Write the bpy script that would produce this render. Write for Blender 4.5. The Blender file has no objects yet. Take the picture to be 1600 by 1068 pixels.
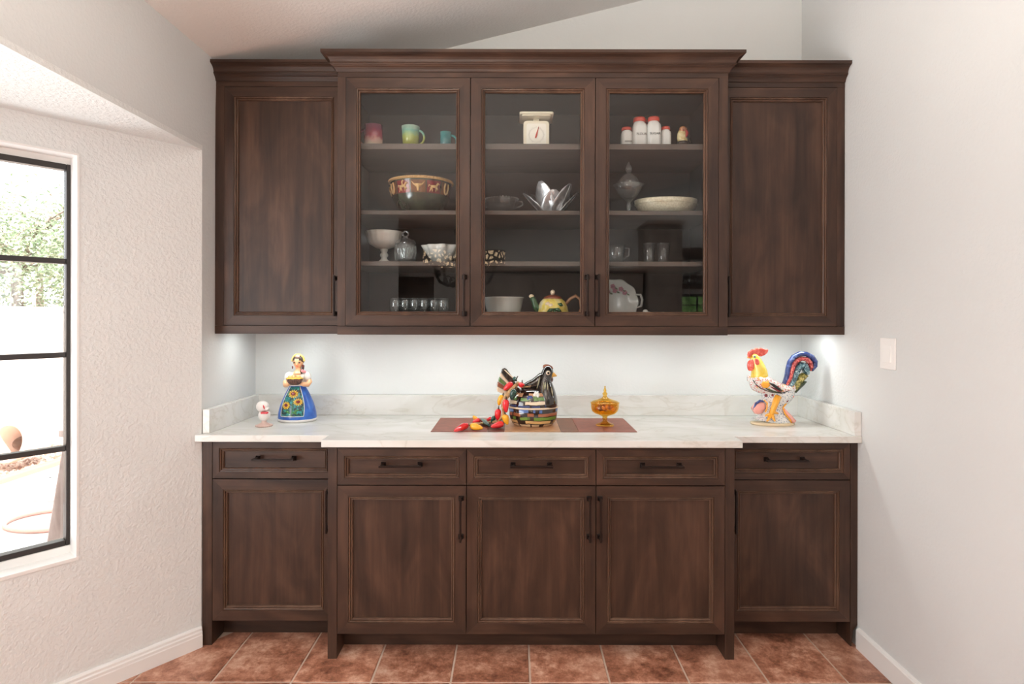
import bpy, bmesh, math, random
from mathutils import Vector, Matrix, Euler

random.seed(11)
SC = bpy.context.scene
COL = SC.collection
PI = math.pi

# ------------------------------------------------------------------ camera
F_PX = 920.0                      # focal length in pixels of the 1600 px wide frame
CAM_Z = 1.43
cam_d = bpy.data.cameras.new('camera')
cam_d.sensor_fit = 'HORIZONTAL'
cam_d.sensor_width = 36.0
cam_d.lens = F_PX / 1600 * 36.0
cam_d.shift_x = -3 / 1600
cam_d.shift_y = -42 / 1600
cam_d.clip_start = 0.05
cam = bpy.data.objects.new('camera', cam_d)
COL.objects.link(cam)
cam.location = (0, 0, CAM_Z)
cam.rotation_euler = (math.radians(90), math.radians(-0.11), 0)
SC.camera = cam

# ------------------------------------------------------------------ world, sun, daylight, exposure
wd = bpy.data.worlds.new('sky'); SC.world = wd
wd.use_nodes = True
bgn = wd.node_tree.nodes['Background']
bgn.inputs['Color'].default_value = (0.93, 0.97, 1.0, 1)
bgn.inputs['Strength'].default_value = 3.0

def lamp(name, kind, loc, rot, energy, color=(1, 1, 1), size=1.0, size_y=None, spread=None):
    l = bpy.data.lights.new(name, kind)
    l.energy = energy; l.color = color
    if kind == 'AREA':
        l.size = size
        if size_y is not None:
            l.shape = 'RECTANGLE'; l.size_y = size_y
        if spread is not None:
            l.spread = spread
    if kind == 'SUN':
        l.angle = math.radians(1.0)
    o = bpy.data.objects.new(name, l)
    COL.objects.link(o)
    o.location = loc; o.rotation_euler = rot
    return o

def aim(direction):
    return Vector(direction).to_track_quat('-Z', 'Y').to_euler()

lamp('sun', 'SUN', (3, -6, 9), aim((-0.52, 0.42, -0.75)), 11.0, (1.0, 0.96, 0.9))
# lamps for daylight: bay window, and a fill at the added patio door
lamp('bay_daylight', 'AREA', (-2.30, 0.50, 1.20), aim((1, 0.05, 0.22)), 62, (0.94, 0.98, 1.0), 1.9, 1.5)
lamp('patio_door_fill', 'AREA', (5.15, -2.0, 1.15), aim((-1, 0.25, 0.0)), 34, (0.96, 0.985, 1.0), 2.8, 2.1)
# added fill lamps imitating sunlight thrown up by the patio, lifting soffit and ceiling
lamp('patio_bounce_fill', 'AREA', (-3.05, 0.6, 0.36), aim((0.62, 0.05, 0.78)), 88, (0.93, 0.98, 1.0), 3.0, 0.8)
lamp('angled_bounce_fill', 'AREA', (-2.30, 2.33, 0.03), aim((0.25, -0.2, 1.0)), 8, (0.97, 0.985, 1.0), 0.9, 0.7)

vs = SC.view_settings
vs.view_transform = 'Standard'
vs.look = 'None'
vs.exposure = 0.08
vs.gamma = 1.0
vs.use_curve_mapping = False
SC.display_settings.display_device = 'sRGB'
cy = SC.cycles
cy.use_denoising = True
cy.max_bounces = 10
cy.diffuse_bounces = 5
cy.glossy_bounces = 5
cy.transmission_bounces = 8
cy.transparent_max_bounces = 12
cy.caustics_reflective = False
cy.caustics_refractive = False
cy.sample_clamp_indirect = 4.0

# ------------------------------------------------------------------ key planes (metres)
YB = 3.055            # back wall
Y_CF = 2.447          # front of lower centre cabinet
Y_SF = 2.548          # front of lower side cabinets, and of the upper centre cabinet
Y_US = 2.651          # front of upper side cabinets
XL = -1.349           # left wall
XR = 1.490            # right wall
SLOPE = 0.2476        # ceiling rises to the right
Z_EAVE = 2.565
Z_CT = 0.915          # counter top

def sc_(y):
    return F_PX / y

def P(px, py, y):
    """photo pixel on the plane at depth y -> metres"""
    s = F_PX / y
    return ((px - 803) / s, y, CAM_Z - (py - 492) / s)

def PXx(px, y):
    return (px - 803) * y / F_PX

def PZ(py, y):
    return CAM_Z - (py - 492) * y / F_PX

# ------------------------------------------------------------------ mesh helpers
ORG = {}

class MB:
    def __init__(self):
        self.v = []; self.f = []; self.m = []; self.s = []
    def quad_faces(self, base, faces, mi=0, sm=False):
        for fc in faces:
            self.f.append([base + i for i in fc]); self.m.append(mi); self.s.append(sm)
    def box(self, x0, x1, y0, y1, z0, z1, mi=0):
        b = len(self.v)
        self.v += [(x0, y0, z0), (x1, y0, z0), (x1, y1, z0), (x0, y1, z0),
                   (x0, y0, z1), (x1, y0, z1), (x1, y1, z1), (x0, y1, z1)]
        self.quad_faces(b, [(0, 3, 2, 1), (4, 5, 6, 7), (0, 1, 5, 4), (1, 2, 6, 5), (2, 3, 7, 6), (3, 0, 4, 7)], mi)
        return self
    def hexa(self, pts, mi=0):
        """8 points: bottom ring of four, top ring of four"""
        b = len(self.v)
        self.v += [tuple(p) for p in pts]
        self.quad_faces(b, [(0, 3, 2, 1), (4, 5, 6, 7), (0, 1, 5, 4), (1, 2, 6, 5), (2, 3, 7, 6), (3, 0, 4, 7)], mi)
        return self
    def prism(self, poly, fn, d0, d1, mi=0, sm=False):
        """poly: 2d points; fn(a, b, d) -> 3d point"""
        n = len(poly); b = len(self.v)
        for d in (d0, d1):
            for (p, q) in poly:
                self.v.append(tuple(fn(p, q, d)))
        self.f.append([b + i for i in range(n)][::-1]); self.m.append(mi); self.s.append(False)
        self.f.append([b + n + i for i in range(n)]); self.m.append(mi); self.s.append(False)
        for i in range(n):
            j = (i + 1) % n
            self.f.append([b + i, b + j, b + n + j, b + n + i]); self.m.append(mi); self.s.append(sm)
        return self
    def rings(self, rings, closed_ring=True, cap0=True, cap1=True, mi=0, sm=True, mi_fn=None):
        b = len(self.v); n = len(rings[0])
        for r in rings:
            self.v += [tuple(p) for p in r]
        for k in range(len(rings) - 1):
            for i in range(n if closed_ring else n - 1):
                j = (i + 1) % n
                self.f.append([b + k * n + i, b + k * n + j, b + (k + 1) * n + j, b + (k + 1) * n + i])
                self.m.append(mi if mi_fn is None else mi_fn(k, i)); self.s.append(sm)
        if cap0:
            self.f.append([b + i for i in range(n)][::-1]); self.m.append(mi if mi_fn is None else mi_fn(0, 0)); self.s.append(sm)
        if cap1:
            k = len(rings) - 1
            self.f.append([b + k * n + i for i in range(n)]); self.m.append(mi if mi_fn is None else mi_fn(k - 1, 0)); self.s.append(sm)
        return self
    def lathe(self, prof, c=(0, 0, 0), seg=28, sx=1.0, sy=1.0, mi=0, rfun=None, sm=True, mi_fn=None, cap=True, a0=0.0):
        rings = []
        for k, (r, z) in enumerate(prof):
            ring = []
            for i in range(seg):
                a = a0 + 2 * PI * i / seg
                q = r * (rfun(a, k) if rfun else 1.0)
                ring.append((c[0] + math.cos(a) * q * sx, c[1] + math.sin(a) * q * sy, c[2] + z))
            rings.append(ring)
        return self.rings(rings, True, cap, cap, mi, sm, mi_fn)
    def tube(self, pts, rad, seg=8, mi=0, sm=True, flat=1.0, up=None):
        pts = [Vector(p) for p in pts]
        n = len(pts)
        if not isinstance(rad, (list, tuple)):
            rad = [rad] * n
        rings = []
        prev = None
        for k in range(n):
            t = (pts[min(k + 1, n - 1)] - pts[max(k - 1, 0)])
            if t.length < 1e-9: t = Vector((0, 0, 1))
            t.normalize()
            if up is not None:
                u = Vector(up); u = (u - t * u.dot(t)).normalized()
            elif prev is None:
                u = t.orthogonal().normalized()
            else:
                u = (prev - t * prev.dot(t))
                u = u.normalized() if u.length > 1e-6 else t.orthogonal().normalized()
            prev = u
            w = t.cross(u)
            rings.append([pts[k] + (u * math.cos(2 * PI * i / seg) * flat + w * math.sin(2 * PI * i / seg)) * rad[k] for i in range(seg)])
        return self.rings(rings, True, True, True, mi, sm)
    def ball(self, c, r, seg=16, rg=10, rot=None, mi=0):
        if not isinstance(r, (list, tuple)): r = (r, r, r)
        M = Euler(rot).to_matrix() if rot else Matrix.Identity(3)
        c = Vector(c)
        rings = []
        for k in range(rg + 1):
            ph = -PI / 2 + PI * (0.02 + 0.96 * k / rg)
            rings.append([c + M @ Vector((r[0] * math.cos(ph) * math.cos(2 * PI * i / seg), r[1] * math.cos(ph) * math.sin(2 * PI * i / seg), r[2] * math.sin(ph))) for i in range(seg)])
        return self.rings(rings, True, True, True, mi, True)
    def sweep(self, path, prof, mi=0, up=(0, 0, 1)):
        """mitred sweep of a profile [(out, z)] along a horizontal open path [(x, y)], outwards = right of travel"""
        n = len(path); rings = []
        for k in range(n):
            p = Vector(path[k])
            d0 = (Vector(path[k]) - Vector(path[k - 1])).normalized() if k > 0 else None
            d1 = (Vector(path[k + 1]) - Vector(path[k])).normalized() if k < n - 1 else None
            a = d0 or d1; b = d1 or d0
            na = Vector((a.y, -a.x)); nb = Vector((b.y, -b.x))
            m = (na + nb); m = m / max(1e-6, m.dot(na))
            rings.append([(p.x + m.x * o, p.y + m.y * o, z) for (o, z) in prof])
        return self.rings(rings, True, True, True, mi, False)
    def build(self, name, mats, parent=None, bevel=None, subsurf=0, seg=2, smooth_angle=None):
        me = bpy.data.meshes.new(name)
        org = ORG.get(parent.name, Vector((0, 0, 0))) if parent else Vector((0, 0, 0))
        me.from_pydata([tuple(Vector(v) - org) for v in self.v], [], self.f)
        if not isinstance(mats, (list, tuple)): mats = [mats]
        for m in mats: me.materials.append(m)
        me.polygons.foreach_set('material_index', self.m)
        me.polygons.foreach_set('use_smooth', self.s)
        bm = bmesh.new(); bm.from_mesh(me)
        bmesh.ops.recalc_face_normals(bm, faces=bm.faces)
        bm.to_mesh(me); bm.free()
        me.update()
        o = bpy.data.objects.new(name, me)
        COL.objects.link(o)
        if parent:
            o.parent = parent
        ORG[o.name] = org
        if bevel:
            b = o.modifiers.new('bevel', 'BEVEL'); b.width = bevel; b.segments = seg; b.limit_method = 'ANGLE'; b.angle_limit = math.radians(40)
            b.harden_normals = False
        if subsurf:
            s = o.modifiers.new('subsurf', 'SUBSURF'); s.levels = subsurf; s.render_levels = subsurf
        return o

def tag(o, label=None, cat=None, group=None, kind=None):
    if label: o['label'] = label
    if cat: o['category'] = cat
    if group: o['group'] = group
    if kind: o['kind'] = kind
    return o

def thing(name, loc, label, cat, group=None):
    o = bpy.data.objects.new(name, None)
    COL.objects.link(o)
    o.location = loc
    o.empty_display_size = 0.05
    ORG[o.name] = Vector(loc)
    return tag(o, label, cat, group)

def struct(o):
    o['kind'] = 'structure'
    return o

def copy_tree(o, parent=None):
    c = o.copy(); COL.objects.link(c); c.parent = parent
    for ch in o.children:
        copy_tree(ch, c)
    return c

def text_mesh(name, body, size, mat, parent, origin, xdir, ydir, extrude=0.0003):
    cu = bpy.data.curves.new(name, 'FONT'); cu.body = body; cu.size = size
    cu.align_x = 'CENTER'; cu.align_y = 'CENTER'; cu.extrude = extrude
    tmp = bpy.data.objects.new(name + '_tmp', cu); COL.objects.link(tmp)
    dg = bpy.context.evaluated_depsgraph_get()
    me = bpy.data.meshes.new_from_object(tmp.evaluated_get(dg))
    bpy.data.objects.remove(tmp)
    x = Vector(xdir).normalized(); y = Vector(ydir).normalized(); z = x.cross(y)
    M = Matrix((x, y, z)).transposed().to_4x4()
    M.translation = Vector(origin) - ORG.get(parent.name, Vector((0, 0, 0)))
    me.transform(M)
    me.materials.clear(); me.materials.append(mat)
    o = bpy.data.objects.new(name, me); COL.objects.link(o); o.parent = parent
    ORG[o.name] = ORG.get(parent.name, Vector((0, 0, 0)))
    return o

# ------------------------------------------------------------------ materials
MATS = {}
def srgb(r, g, b):
    def c(u):
        u /= 255.0
        return u / 12.92 if u <= 0.04045 else ((u + 0.055) / 1.055) ** 2.4
    return (c(r), c(g), c(b), 1.0)

def nmat(name):
    m = bpy.data.materials.new(name); m.use_nodes = True
    nt = m.node_tree
    return m, nt, nt.nodes['Principled BSDF']

def plain(name, col, rough=0.5, metal=0.0, spec=0.5, coat=0.0, trans=0.0, ior=1.45, emit=None, estr=0.0):
    m, nt, b = nmat(name)
    b.inputs['Base Color'].default_value = col if len(col) == 4 else (*col, 1)
    b.inputs['Roughness'].default_value = rough
    b.inputs['Metallic'].default_value = metal
    b.inputs['Specular IOR Level'].default_value = spec
    b.inputs['Coat Weight'].default_value = coat
    b.inputs['Coat Roughness'].default_value = 0.06
    b.inputs['Transmission Weight'].default_value = trans
    b.inputs['IOR'].default_value = ior
    if emit:
        b.inputs['Emission Color'].default_value = emit
        b.inputs['Emission Strength'].default_value = estr
    MATS[name] = m
    return m

def nd(nt, typ, **kw):
    n = nt.nodes.new(typ)
    for k, v in kw.items():
        setattr(n, k, v)
    return n

def ramp(nt, stops, interp='LINEAR'):
    r = nt.nodes.new('ShaderNodeValToRGB')
    r.color_ramp.interpolation = interp
    el = r.color_ramp.elements
    while len(el) < len(stops): el.new(0.5)
    for e, (p, c) in zip(el, stops):
        e.position = p; e.color = c
    return r

def coords(nt, scale=(1, 1, 1), rnd=0.0, kind='Object'):
    tc = nt.nodes.new('ShaderNodeTexCoord')
    mp = nt.nodes.new('ShaderNodeMapping')
    mp.inputs['Scale'].default_value = scale
    nt.links.new(tc.outputs[kind], mp.inputs['Vector'])
    if rnd:
        oi = nt.nodes.new('ShaderNodeObjectInfo')
        mu = nd(nt, 'ShaderNodeMath', operation='MULTIPLY'); mu.inputs[1].default_value = rnd
        nt.links.new(oi.outputs['Random'], mu.inputs[0])
        cb = nt.nodes.new('ShaderNodeCombineXYZ')
        for i in range(3): nt.links.new(mu.outputs[0], cb.inputs[i])
        nt.links.new(cb.outputs[0], mp.inputs['Location'])
    return mp

def wood(name, axis, dark, mid, lite, rough=0.46, coat=0.0):
    m, nt, b = nmat(name)
    sc = [16.0, 16.0, 16.0]; sc[axis] = 0.9
    mp = coords(nt, sc, 37.0)
    n1 = nd(nt, 'ShaderNodeTexNoise'); n1.inputs['Scale'].default_value = 1.6; n1.inputs['Detail'].default_value = 8; n1.inputs['Roughness'].default_value = 0.62; n1.inputs['Distortion'].default_value = 0.5
    nt.links.new(mp.outputs[0], n1.inputs['Vector'])
    sc2 = [5.0, 5.0, 5.0]; sc2[axis] = 2.0
    mp2 = coords(nt, sc2, 91.0)
    n2 = nd(nt, 'ShaderNodeTexNoise'); n2.inputs['Scale'].default_value = 1.3; n2.inputs['Detail'].default_value = 3; n2.inputs['Distortion'].default_value = 1.2
    nt.links.new(mp2.outputs[0], n2.inputs['Vector'])
    mx = nd(nt, 'ShaderNodeMath', operation='MULTIPLY_ADD'); mx.inputs[1].default_value = 0.5
    nt.links.new(n1.outputs['Fac'], mx.inputs[0])
    h = nd(nt, 'ShaderNodeMath', operation='MULTIPLY'); h.inputs[1].default_value = 0.5
    nt.links.new(n2.outputs['Fac'], h.inputs[0]); nt.links.new(h.outputs[0], mx.inputs[2])
    r = ramp(nt, [(0.34, dark), (0.5, mid), (0.68, lite)])
    nt.links.new(mx.outputs[0], r.inputs[0])
    nt.links.new(r.outputs[0], b.inputs['Base Color'])
    b.inputs['Roughness'].default_value = rough
    b.inputs['Specular IOR Level'].default_value = 0.4
    b.inputs['Coat Weight'].default_value = coat
    b.inputs['Coat Roughness'].default_value = 0.25
    bp = nd(nt, 'ShaderNodeBump'); bp.inputs['Strength'].default_value = 0.04; bp.inputs['Distance'].default_value = 0.002
    nt.links.new(n1.outputs['Fac'], bp.inputs['Height']); nt.links.new(bp.outputs[0], b.inputs['Normal'])
    MATS[name] = m
    return m

WD, WM_, WL = (0.019, 0.0088, 0.0056, 1), (0.045, 0.0215, 0.0130, 1), (0.086, 0.0430, 0.0265, 1)
WV = wood('walnut_vertical', 2, WD, WM_, WL)
WH = wood('walnut_horizontal', 0, WD, WM_, WL)
WEDGE = wood('walnut_moulding', 2, (0.06, 0.030, 0.019, 1), (0.105, 0.056, 0.036, 1), (0.17, 0.098, 0.064, 1), 0.3)  # lighter than the doors: rubbed edges plus bead highlights put into the colour
WIN_ = wood('walnut_interior', 0, (0.022, 0.0150, 0.0118, 1), (0.031, 0.0215, 0.0172, 1), (0.040, 0.0285, 0.023, 1), 0.5)
WSHELF = wood('walnut_shelf', 0, (0.062, 0.045, 0.037, 1), (0.088, 0.066, 0.055, 1), (0.11, 0.085, 0.072, 1), 0.5)  # carcass walnut made lighter: the light on the shelf fronts is in the colour

def stucco(name, col, scale=55, strength=0.5, dist=0.004, rough=0.85):
    m, nt, b = nmat(name)
    mp = coords(nt, (1, 1, 1))
    n = nd(nt, 'ShaderNodeTexNoise'); n.inputs['Scale'].default_value = scale; n.inputs['Detail'].default_value = 3; n.inputs['Roughness'].default_value = 0.5
    nt.links.new(mp.outputs[0], n.inputs['Vector'])
    r = ramp(nt, [(0.42, (0, 0, 0, 1)), (0.62, (1, 1, 1, 1))])
    nt.links.new(n.outputs['Fac'], r.inputs[0])
    bp = nd(nt, 'ShaderNodeBump'); bp.inputs['Strength'].default_value = strength; bp.inputs['Distance'].default_value = dist
    nt.links.new(r.outputs[0], bp.inputs['Height']); nt.links.new(bp.outputs[0], b.inputs['Normal'])
    n2 = nd(nt, 'ShaderNodeTexNoise'); n2.inputs['Scale'].default_value = 1.5; n2.inputs['Detail'].default_value = 2
    nt.links.new(mp.outputs[0], n2.inputs['Vector'])
    c2 = tuple(x * 0.95 for x in col[:3]) + (1,)
    r2 = ramp(nt, [(0.3, c2), (0.7, col)])
    nt.links.new(n2.outputs['Fac'], r2.inputs[0]); nt.links.new(r2.outputs[0], b.inputs['Base Color'])
    b.inputs['Roughness'].default_value = rough
    b.inputs['Specular IOR Level'].default_value = 0.25
    MATS[name] = m
    return m

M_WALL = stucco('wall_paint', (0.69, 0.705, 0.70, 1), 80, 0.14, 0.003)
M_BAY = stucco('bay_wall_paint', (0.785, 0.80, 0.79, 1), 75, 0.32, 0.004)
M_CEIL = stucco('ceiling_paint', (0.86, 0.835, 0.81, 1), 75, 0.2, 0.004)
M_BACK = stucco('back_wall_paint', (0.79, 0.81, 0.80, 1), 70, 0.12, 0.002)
M_TRIM = plain('white_trim_paint', (0.82, 0.81, 0.79, 1), 0.35)
M_SILL = plain('white_sill_paint', (0.86, 0.85, 0.83, 1), 0.4)
M_BRONZE = plain('dark_bronze', (0.035, 0.029, 0.027, 1), 0.4, 0.3)
M_PULL = plain('oil_rubbed_bronze', (0.020, 0.012, 0.010, 1), 0.30, 0.55)
M_GAP = plain('dark_recess', (0.008, 0.005, 0.004, 1), 0.8)

def schlick(nt, f0=0.04, boost=1.0):
    lw = nt.nodes.new('ShaderNodeLayerWeight'); lw.inputs['Blend'].default_value = 0.5
    pw = nd(nt, 'ShaderNodeMath', operation='POWER'); pw.inputs[1].default_value = 5.0
    nt.links.new(lw.outputs['Facing'], pw.inputs[0])
    ma = nd(nt, 'ShaderNodeMath', operation='MULTIPLY_ADD'); ma.inputs[1].default_value = (1 - f0); ma.inputs[2].default_value = f0 * boost
    ma.use_clamp = True
    nt.links.new(pw.outputs[0], ma.inputs[0])
    return ma.outputs[0]

def glass_pane(name, tint=(1, 1, 1, 1), boost=1.0):
    m = bpy.data.materials.new(name); m.use_nodes = True
    nt = m.node_tree; nt.nodes.clear()
    out = nt.nodes.new('ShaderNodeOutputMaterial')
    tr = nt.nodes.new('ShaderNodeBsdfTransparent'); tr.inputs[0].default_value = tint
    gl = nt.nodes.new('ShaderNodeBsdfGlossy'); gl.inputs['Roughness'].default_value = 0.0
    mx = nt.nodes.new('ShaderNodeMixShader')
    nt.links.new(schlick(nt, 0.04, boost), mx.inputs[0])
    nt.links.new(tr.outputs[0], mx.inputs[1]); nt.links.new(gl.outputs[0], mx.inputs[2])
    nt.links.new(mx.outputs[0], out.inputs[0])
    MATS[name] = m
    return m

M_PANE = glass_pane('window_glass', (1, 1, 1, 1), 1.0)
M_CABGLASS = glass_pane('cabinet_glass', (0.97, 0.98, 0.98, 1), 0.8)
# thin-walled crystal: clear with bright edges
def crystal(name, tint=(0.95, 0.97, 0.97, 1), ior=1.5, rough=0.03, density=0.18, body=0.06):
    m = bpy.data.materials.new(name); m.use_nodes = True
    nt = m.node_tree; nt.nodes.clear()
    out = nt.nodes.new('ShaderNodeOutputMaterial')
    tr = nt.nodes.new('ShaderNodeBsdfTransparent'); tr.inputs[0].default_value = tint
    gl = nt.nodes.new('ShaderNodeBsdfGlossy'); gl.inputs['Roughness'].default_value = rough
    mx = nt.nodes.new('ShaderNodeMixShader')
    nt.links.new(schlick(nt, density * 0.2, 1.0), mx.inputs[0])
    df = nt.nodes.new('ShaderNodeBsdfDiffuse'); df.inputs[0].default_value = (0.8, 0.82, 0.82, 1)
    mb = nt.nodes.new('ShaderNodeMixShader'); mb.inputs[0].default_value = body
    nt.links.new(tr.outputs[0], mb.inputs[1]); nt.links.new(df.outputs[0], mb.inputs[2])
    nt.links.new(mb.outputs[0], mx.inputs[1]); nt.links.new(gl.outputs[0], mx.inputs[2])
    nt.links.new(mx.outputs[0], out.inputs[0])
    MATS[name] = m
    return m
M_CRYSTAL = crystal('clear_crystal', density=0.55, body=0.05)
M_CLEAR = crystal('clear_glass', density=0.5, body=0.022)

def stone(name):
    m, nt, b = nmat(name)
    mp = coords(nt, (1, 1, 1), 0)
    n0 = nd(nt, 'ShaderNodeTexNoise'); n0.inputs['Scale'].default_value = 2.2; n0.inputs['Detail'].default_value = 6; n0.inputs['Distortion'].default_value = 1.6
    mp.inputs['Scale'].default_value = (1.0, 1.8, 2.4); mp.inputs['Rotation'].default_value = (0.2, 0.25, 0.5)
    nt.links.new(mp.outputs[0], n0.inputs['Vector'])
    r0 = ramp(nt, [(0.36, (0.76, 0.755, 0.735, 1)), (0.475, (0.745, 0.74, 0.715, 1)), (0.497, (0.675, 0.66, 0.62, 1)), (0.52, (0.735, 0.73, 0.70, 1)), (0.66, (0.765, 0.765, 0.75, 1))])
    nt.links.new(n0.outputs['Fac'], r0.inputs[0])
    n1 = nd(nt, 'ShaderNodeTexNoise'); n1.inputs['Scale'].default_value = 3.4; n1.inputs['Detail'].default_value = 5; n1.inputs['Distortion'].default_value = 0.6
    nt.links.new(mp.outputs[0], n1.inputs['Vector'])
    r1 = ramp(nt, [(0.4, (0.90, 0.895, 0.87, 1)), (0.62, (1, 1, 1, 1))])
    nt.links.new(n1.outputs['Fac'], r1.inputs[0])
    mx = nd(nt, 'ShaderNodeMix', data_type='RGBA', blend_type='MULTIPLY'); mx.inputs[0].default_value = 1.0
    nt.links.new(r0.outputs[0], mx.inputs[6]); nt.links.new(r1.outputs[0], mx.inputs[7])
    nt.links.new(mx.outputs[2], b.inputs['Base Color'])
    b.inputs['Roughness'].default_value = 0.22
    MATS[name] = m
    return m
M_STONE = stone('white_quartzite')

def tile_mat(name):
    m, nt, b = nmat(name)
    mp = coords(nt, (1, 1, 1), 53.0)
    n0 = nd(nt, 'ShaderNodeTexNoise'); n0.inputs['Scale'].default_value = 16; n0.inputs['Detail'].default_value = 12; n0.inputs['Roughness'].default_value = 0.82; n0.inputs['Distortion'].default_value = 0.15
    nt.links.new(mp.outputs[0], n0.inputs['Vector'])
    r0 = ramp(nt, [(0.32, srgb(104, 64, 48)), (0.44, srgb(152, 100, 78)), (0.52, srgb(178, 124, 100)), (0.60, srgb(202, 154, 130)), (0.74, srgb(226, 192, 172))])
    nt.links.new(n0.outputs['Fac'], r0.inputs[0])
    n1 = nd(nt, 'ShaderNodeTexVoronoi'); n1.feature = 'DISTANCE_TO_EDGE'; n1.inputs['Scale'].default_value = 38
    nt.links.new(n0.outputs['Color'], n1.inputs['Vector'])
    n3 = nd(nt, 'ShaderNodeTexNoise'); n3.inputs['Scale'].default_value = 5.5; n3.inputs['Detail'].default_value = 3; n3.inputs['Distortion'].default_value = 0.6
    nt.links.new(mp.outputs[0], n3.inputs['Vector'])
    ma = nd(nt, 'ShaderNodeMath', operation='MULTIPLY_ADD'); ma.inputs[1].default_value = 0.55; ma.inputs[2].default_value = -0.275
    nt.links.new(n3.outputs['Fac'], ma.inputs[0])
    sm_ = nd(nt, 'ShaderNodeMath', operation='ADD'); nt.links.new(n0.outputs['Fac'], sm_.inputs[0]); nt.links.new(ma.outputs[0], sm_.inputs[1])
    nt.links.new(sm_.outputs[0], r0.inputs[0])
    oi = nd(nt, 'ShaderNodeObjectInfo')
    hs = nd(nt, 'ShaderNodeHueSaturation')
    mr = nd(nt, 'ShaderNodeMapRange'); mr.inputs[3].default_value = 0.82; mr.inputs[4].default_value = 1.12
    nt.links.new(oi.outputs['Random'], mr.inputs[0]); nt.links.new(mr.outputs[0], hs.inputs['Value'])
    nt.links.new(r0.outputs[0], hs.inputs['Color'])
    nt.links.new(hs.outputs[0], b.inputs['Base Color'])
    b.inputs['Roughness'].default_value = 0.38
    n2 = nd(nt, 'ShaderNodeTexNoise'); n2.inputs['Scale'].default_value = 40; n2.inputs['Detail'].default_value = 6; n2.inputs['Distortion'].default_value = 2.0
    nt.links.new(mp.outputs[0], n2.inputs['Vector'])
    bp = nd(nt, 'ShaderNodeBump'); bp.inputs['Strength'].default_value = 0.25; bp.inputs['Distance'].default_value = 0.003
    nt.links.new(n2.outputs['Fac'], bp.inputs['Height']); nt.links.new(bp.outputs[0], b.inputs['Normal'])
    MATS[name] = m
    return m
M_TILE = tile_mat('terracotta_tile')
M_GROUT = plain('grout', srgb(206, 186, 170), 0.9)
# ================================================================== THE ROOM
def z_ceil(x):
    return Z_EAVE + (x - XL) * SLOPE

DX, DY = 0.62, 0.784                       # direction of the angled bay wall (towards the back)
_l = math.hypot(DX, DY); DX /= _l; DY /= _l
NX, NY = DY, -DX                           # its normal, into the room
B0 = (XL, 2.545)                           # corner where it meets the left wall
BL = 1.25                                  # length of the angled wall
def bay(t, r, z):
    """t: metres from the corner towards the camera, r: outwards"""
    return (B0[0] - DX * t - NX * r, B0[1] - DY * t - NY * r, z)
BX, BY = bay(BL, 0, 0)[:2]                 # end of the angled wall
Z_SOF = 2.14
YBAY0 = -0.55                              # other end of the bay front

# ---- back wall
m = MB()
m.prism([(-1.5, -0.1), (1.62, -0.1), (1.62, z_ceil(1.62) + 0.05), (-1.5, z_ceil(-1.5) + 0.05)], lambda a, b, d: (a, d, b), YB, YB + 0.12)
struct(m.build('wall_back', M_BACK))

# ---- left wall: return beside the cabinets, header over the bay, rest behind the camera
m = MB()
m.prism([(2.545, -0.1), (YB + 0.0, -0.1), (YB + 0.0, z_ceil(XL) + 0.04), (-1.5, z_ceil(XL) + 0.04), (-1.5, Z_SOF + 0.02), (2.545, Z_SOF + 0.02)],
        lambda a, b, d: (d + (0.010 if a > 2.9 else 0.0), a, b), XL - 0.001, XL - 0.16)
m.box(XL - 0.16, XL, -1.75, -1.5, -0.1, z_ceil(XL) + 0.04)
struct(m.build('wall_left', M_WALL))

# ---- right wall (stops where the room opens to the kitchen)
m = MB()
poly = [(XR, YB), (XR, 2.54), (XR, 0.55), (XR + 0.14, 0.55), (XR + 0.14, YB)]
m.prism(poly, lambda a, b, d: (a, b, d), -0.1, 3.34)
struct(m.build('wall_right', M_WALL))
# kitchen side walls, seen only in the cabinet glass
m = MB()
m.box(XR + 0.14, 5.1, 0.43, 0.55, -0.1, 4.2)
struct(m.build('wall_kitchen', M_WALL))
m = MB()                                       # far right wall with an opening for the added patio door
m.box(5.0, 5.12, -4.6, -3.45, -0.1, 4.2); m.box(5.0, 5.12, -0.55, 0.43, -0.1, 4.2); m.box(5.0, 5.12, -3.45, -0.55, 2.2, 4.2)
struct(m.build('wall_far_right', M_WALL))
m = MB()                                       # rear wall with the kitchen window opening
m.box(-3.1, 2.62, -4.62, -4.5, -0.1, 4.2); m.box(3.42, 5.1, -4.62, -4.5, -0.1, 4.2)
m.box(2.62, 3.42, -4.62, -4.5, -0.1, 0.95); m.box(2.62, 3.42, -4.62, -4.5, 1.78, 4.2)
struct(m.build('wall_rear', M_WALL))
m = MB()
m.box(-3.1, -3.0, -4.5, -1.75, -0.1, 2.7); m.box(-3.1, XL - 0.16, -1.75, -1.63, -0.1, 2.7)
struct(m.build('wall_rear_left', M_WALL))

# ---- ceiling
m = MB()
m.prism([(-3.1, 2.565), (XL, Z_EAVE), (5.2, z_ceil(5.2)), (5.2, z_ceil(5.2) + 0.1), (XL, Z_EAVE + 0.1), (-3.1, 2.665)], lambda a, b, d: (a, d, b), -4.65, YB + 0.05)
struct(m.build('ceiling', M_CEIL))

# ---- bay: soffit, angled wall with the window opening, front wall, other angled wall
m = MB()
pts = [(XL - 0.0015, 2.545), (BX - 0.12, BY + 0.05), (BX - 0.12, YBAY0), (XL - 0.0015, -1.5)]
m.prism(pts, lambda a, b, d: (a, b, d), Z_SOF, Z_SOF + 0.1)
struct(m.build('ceiling_bay', M_BAY))

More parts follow.
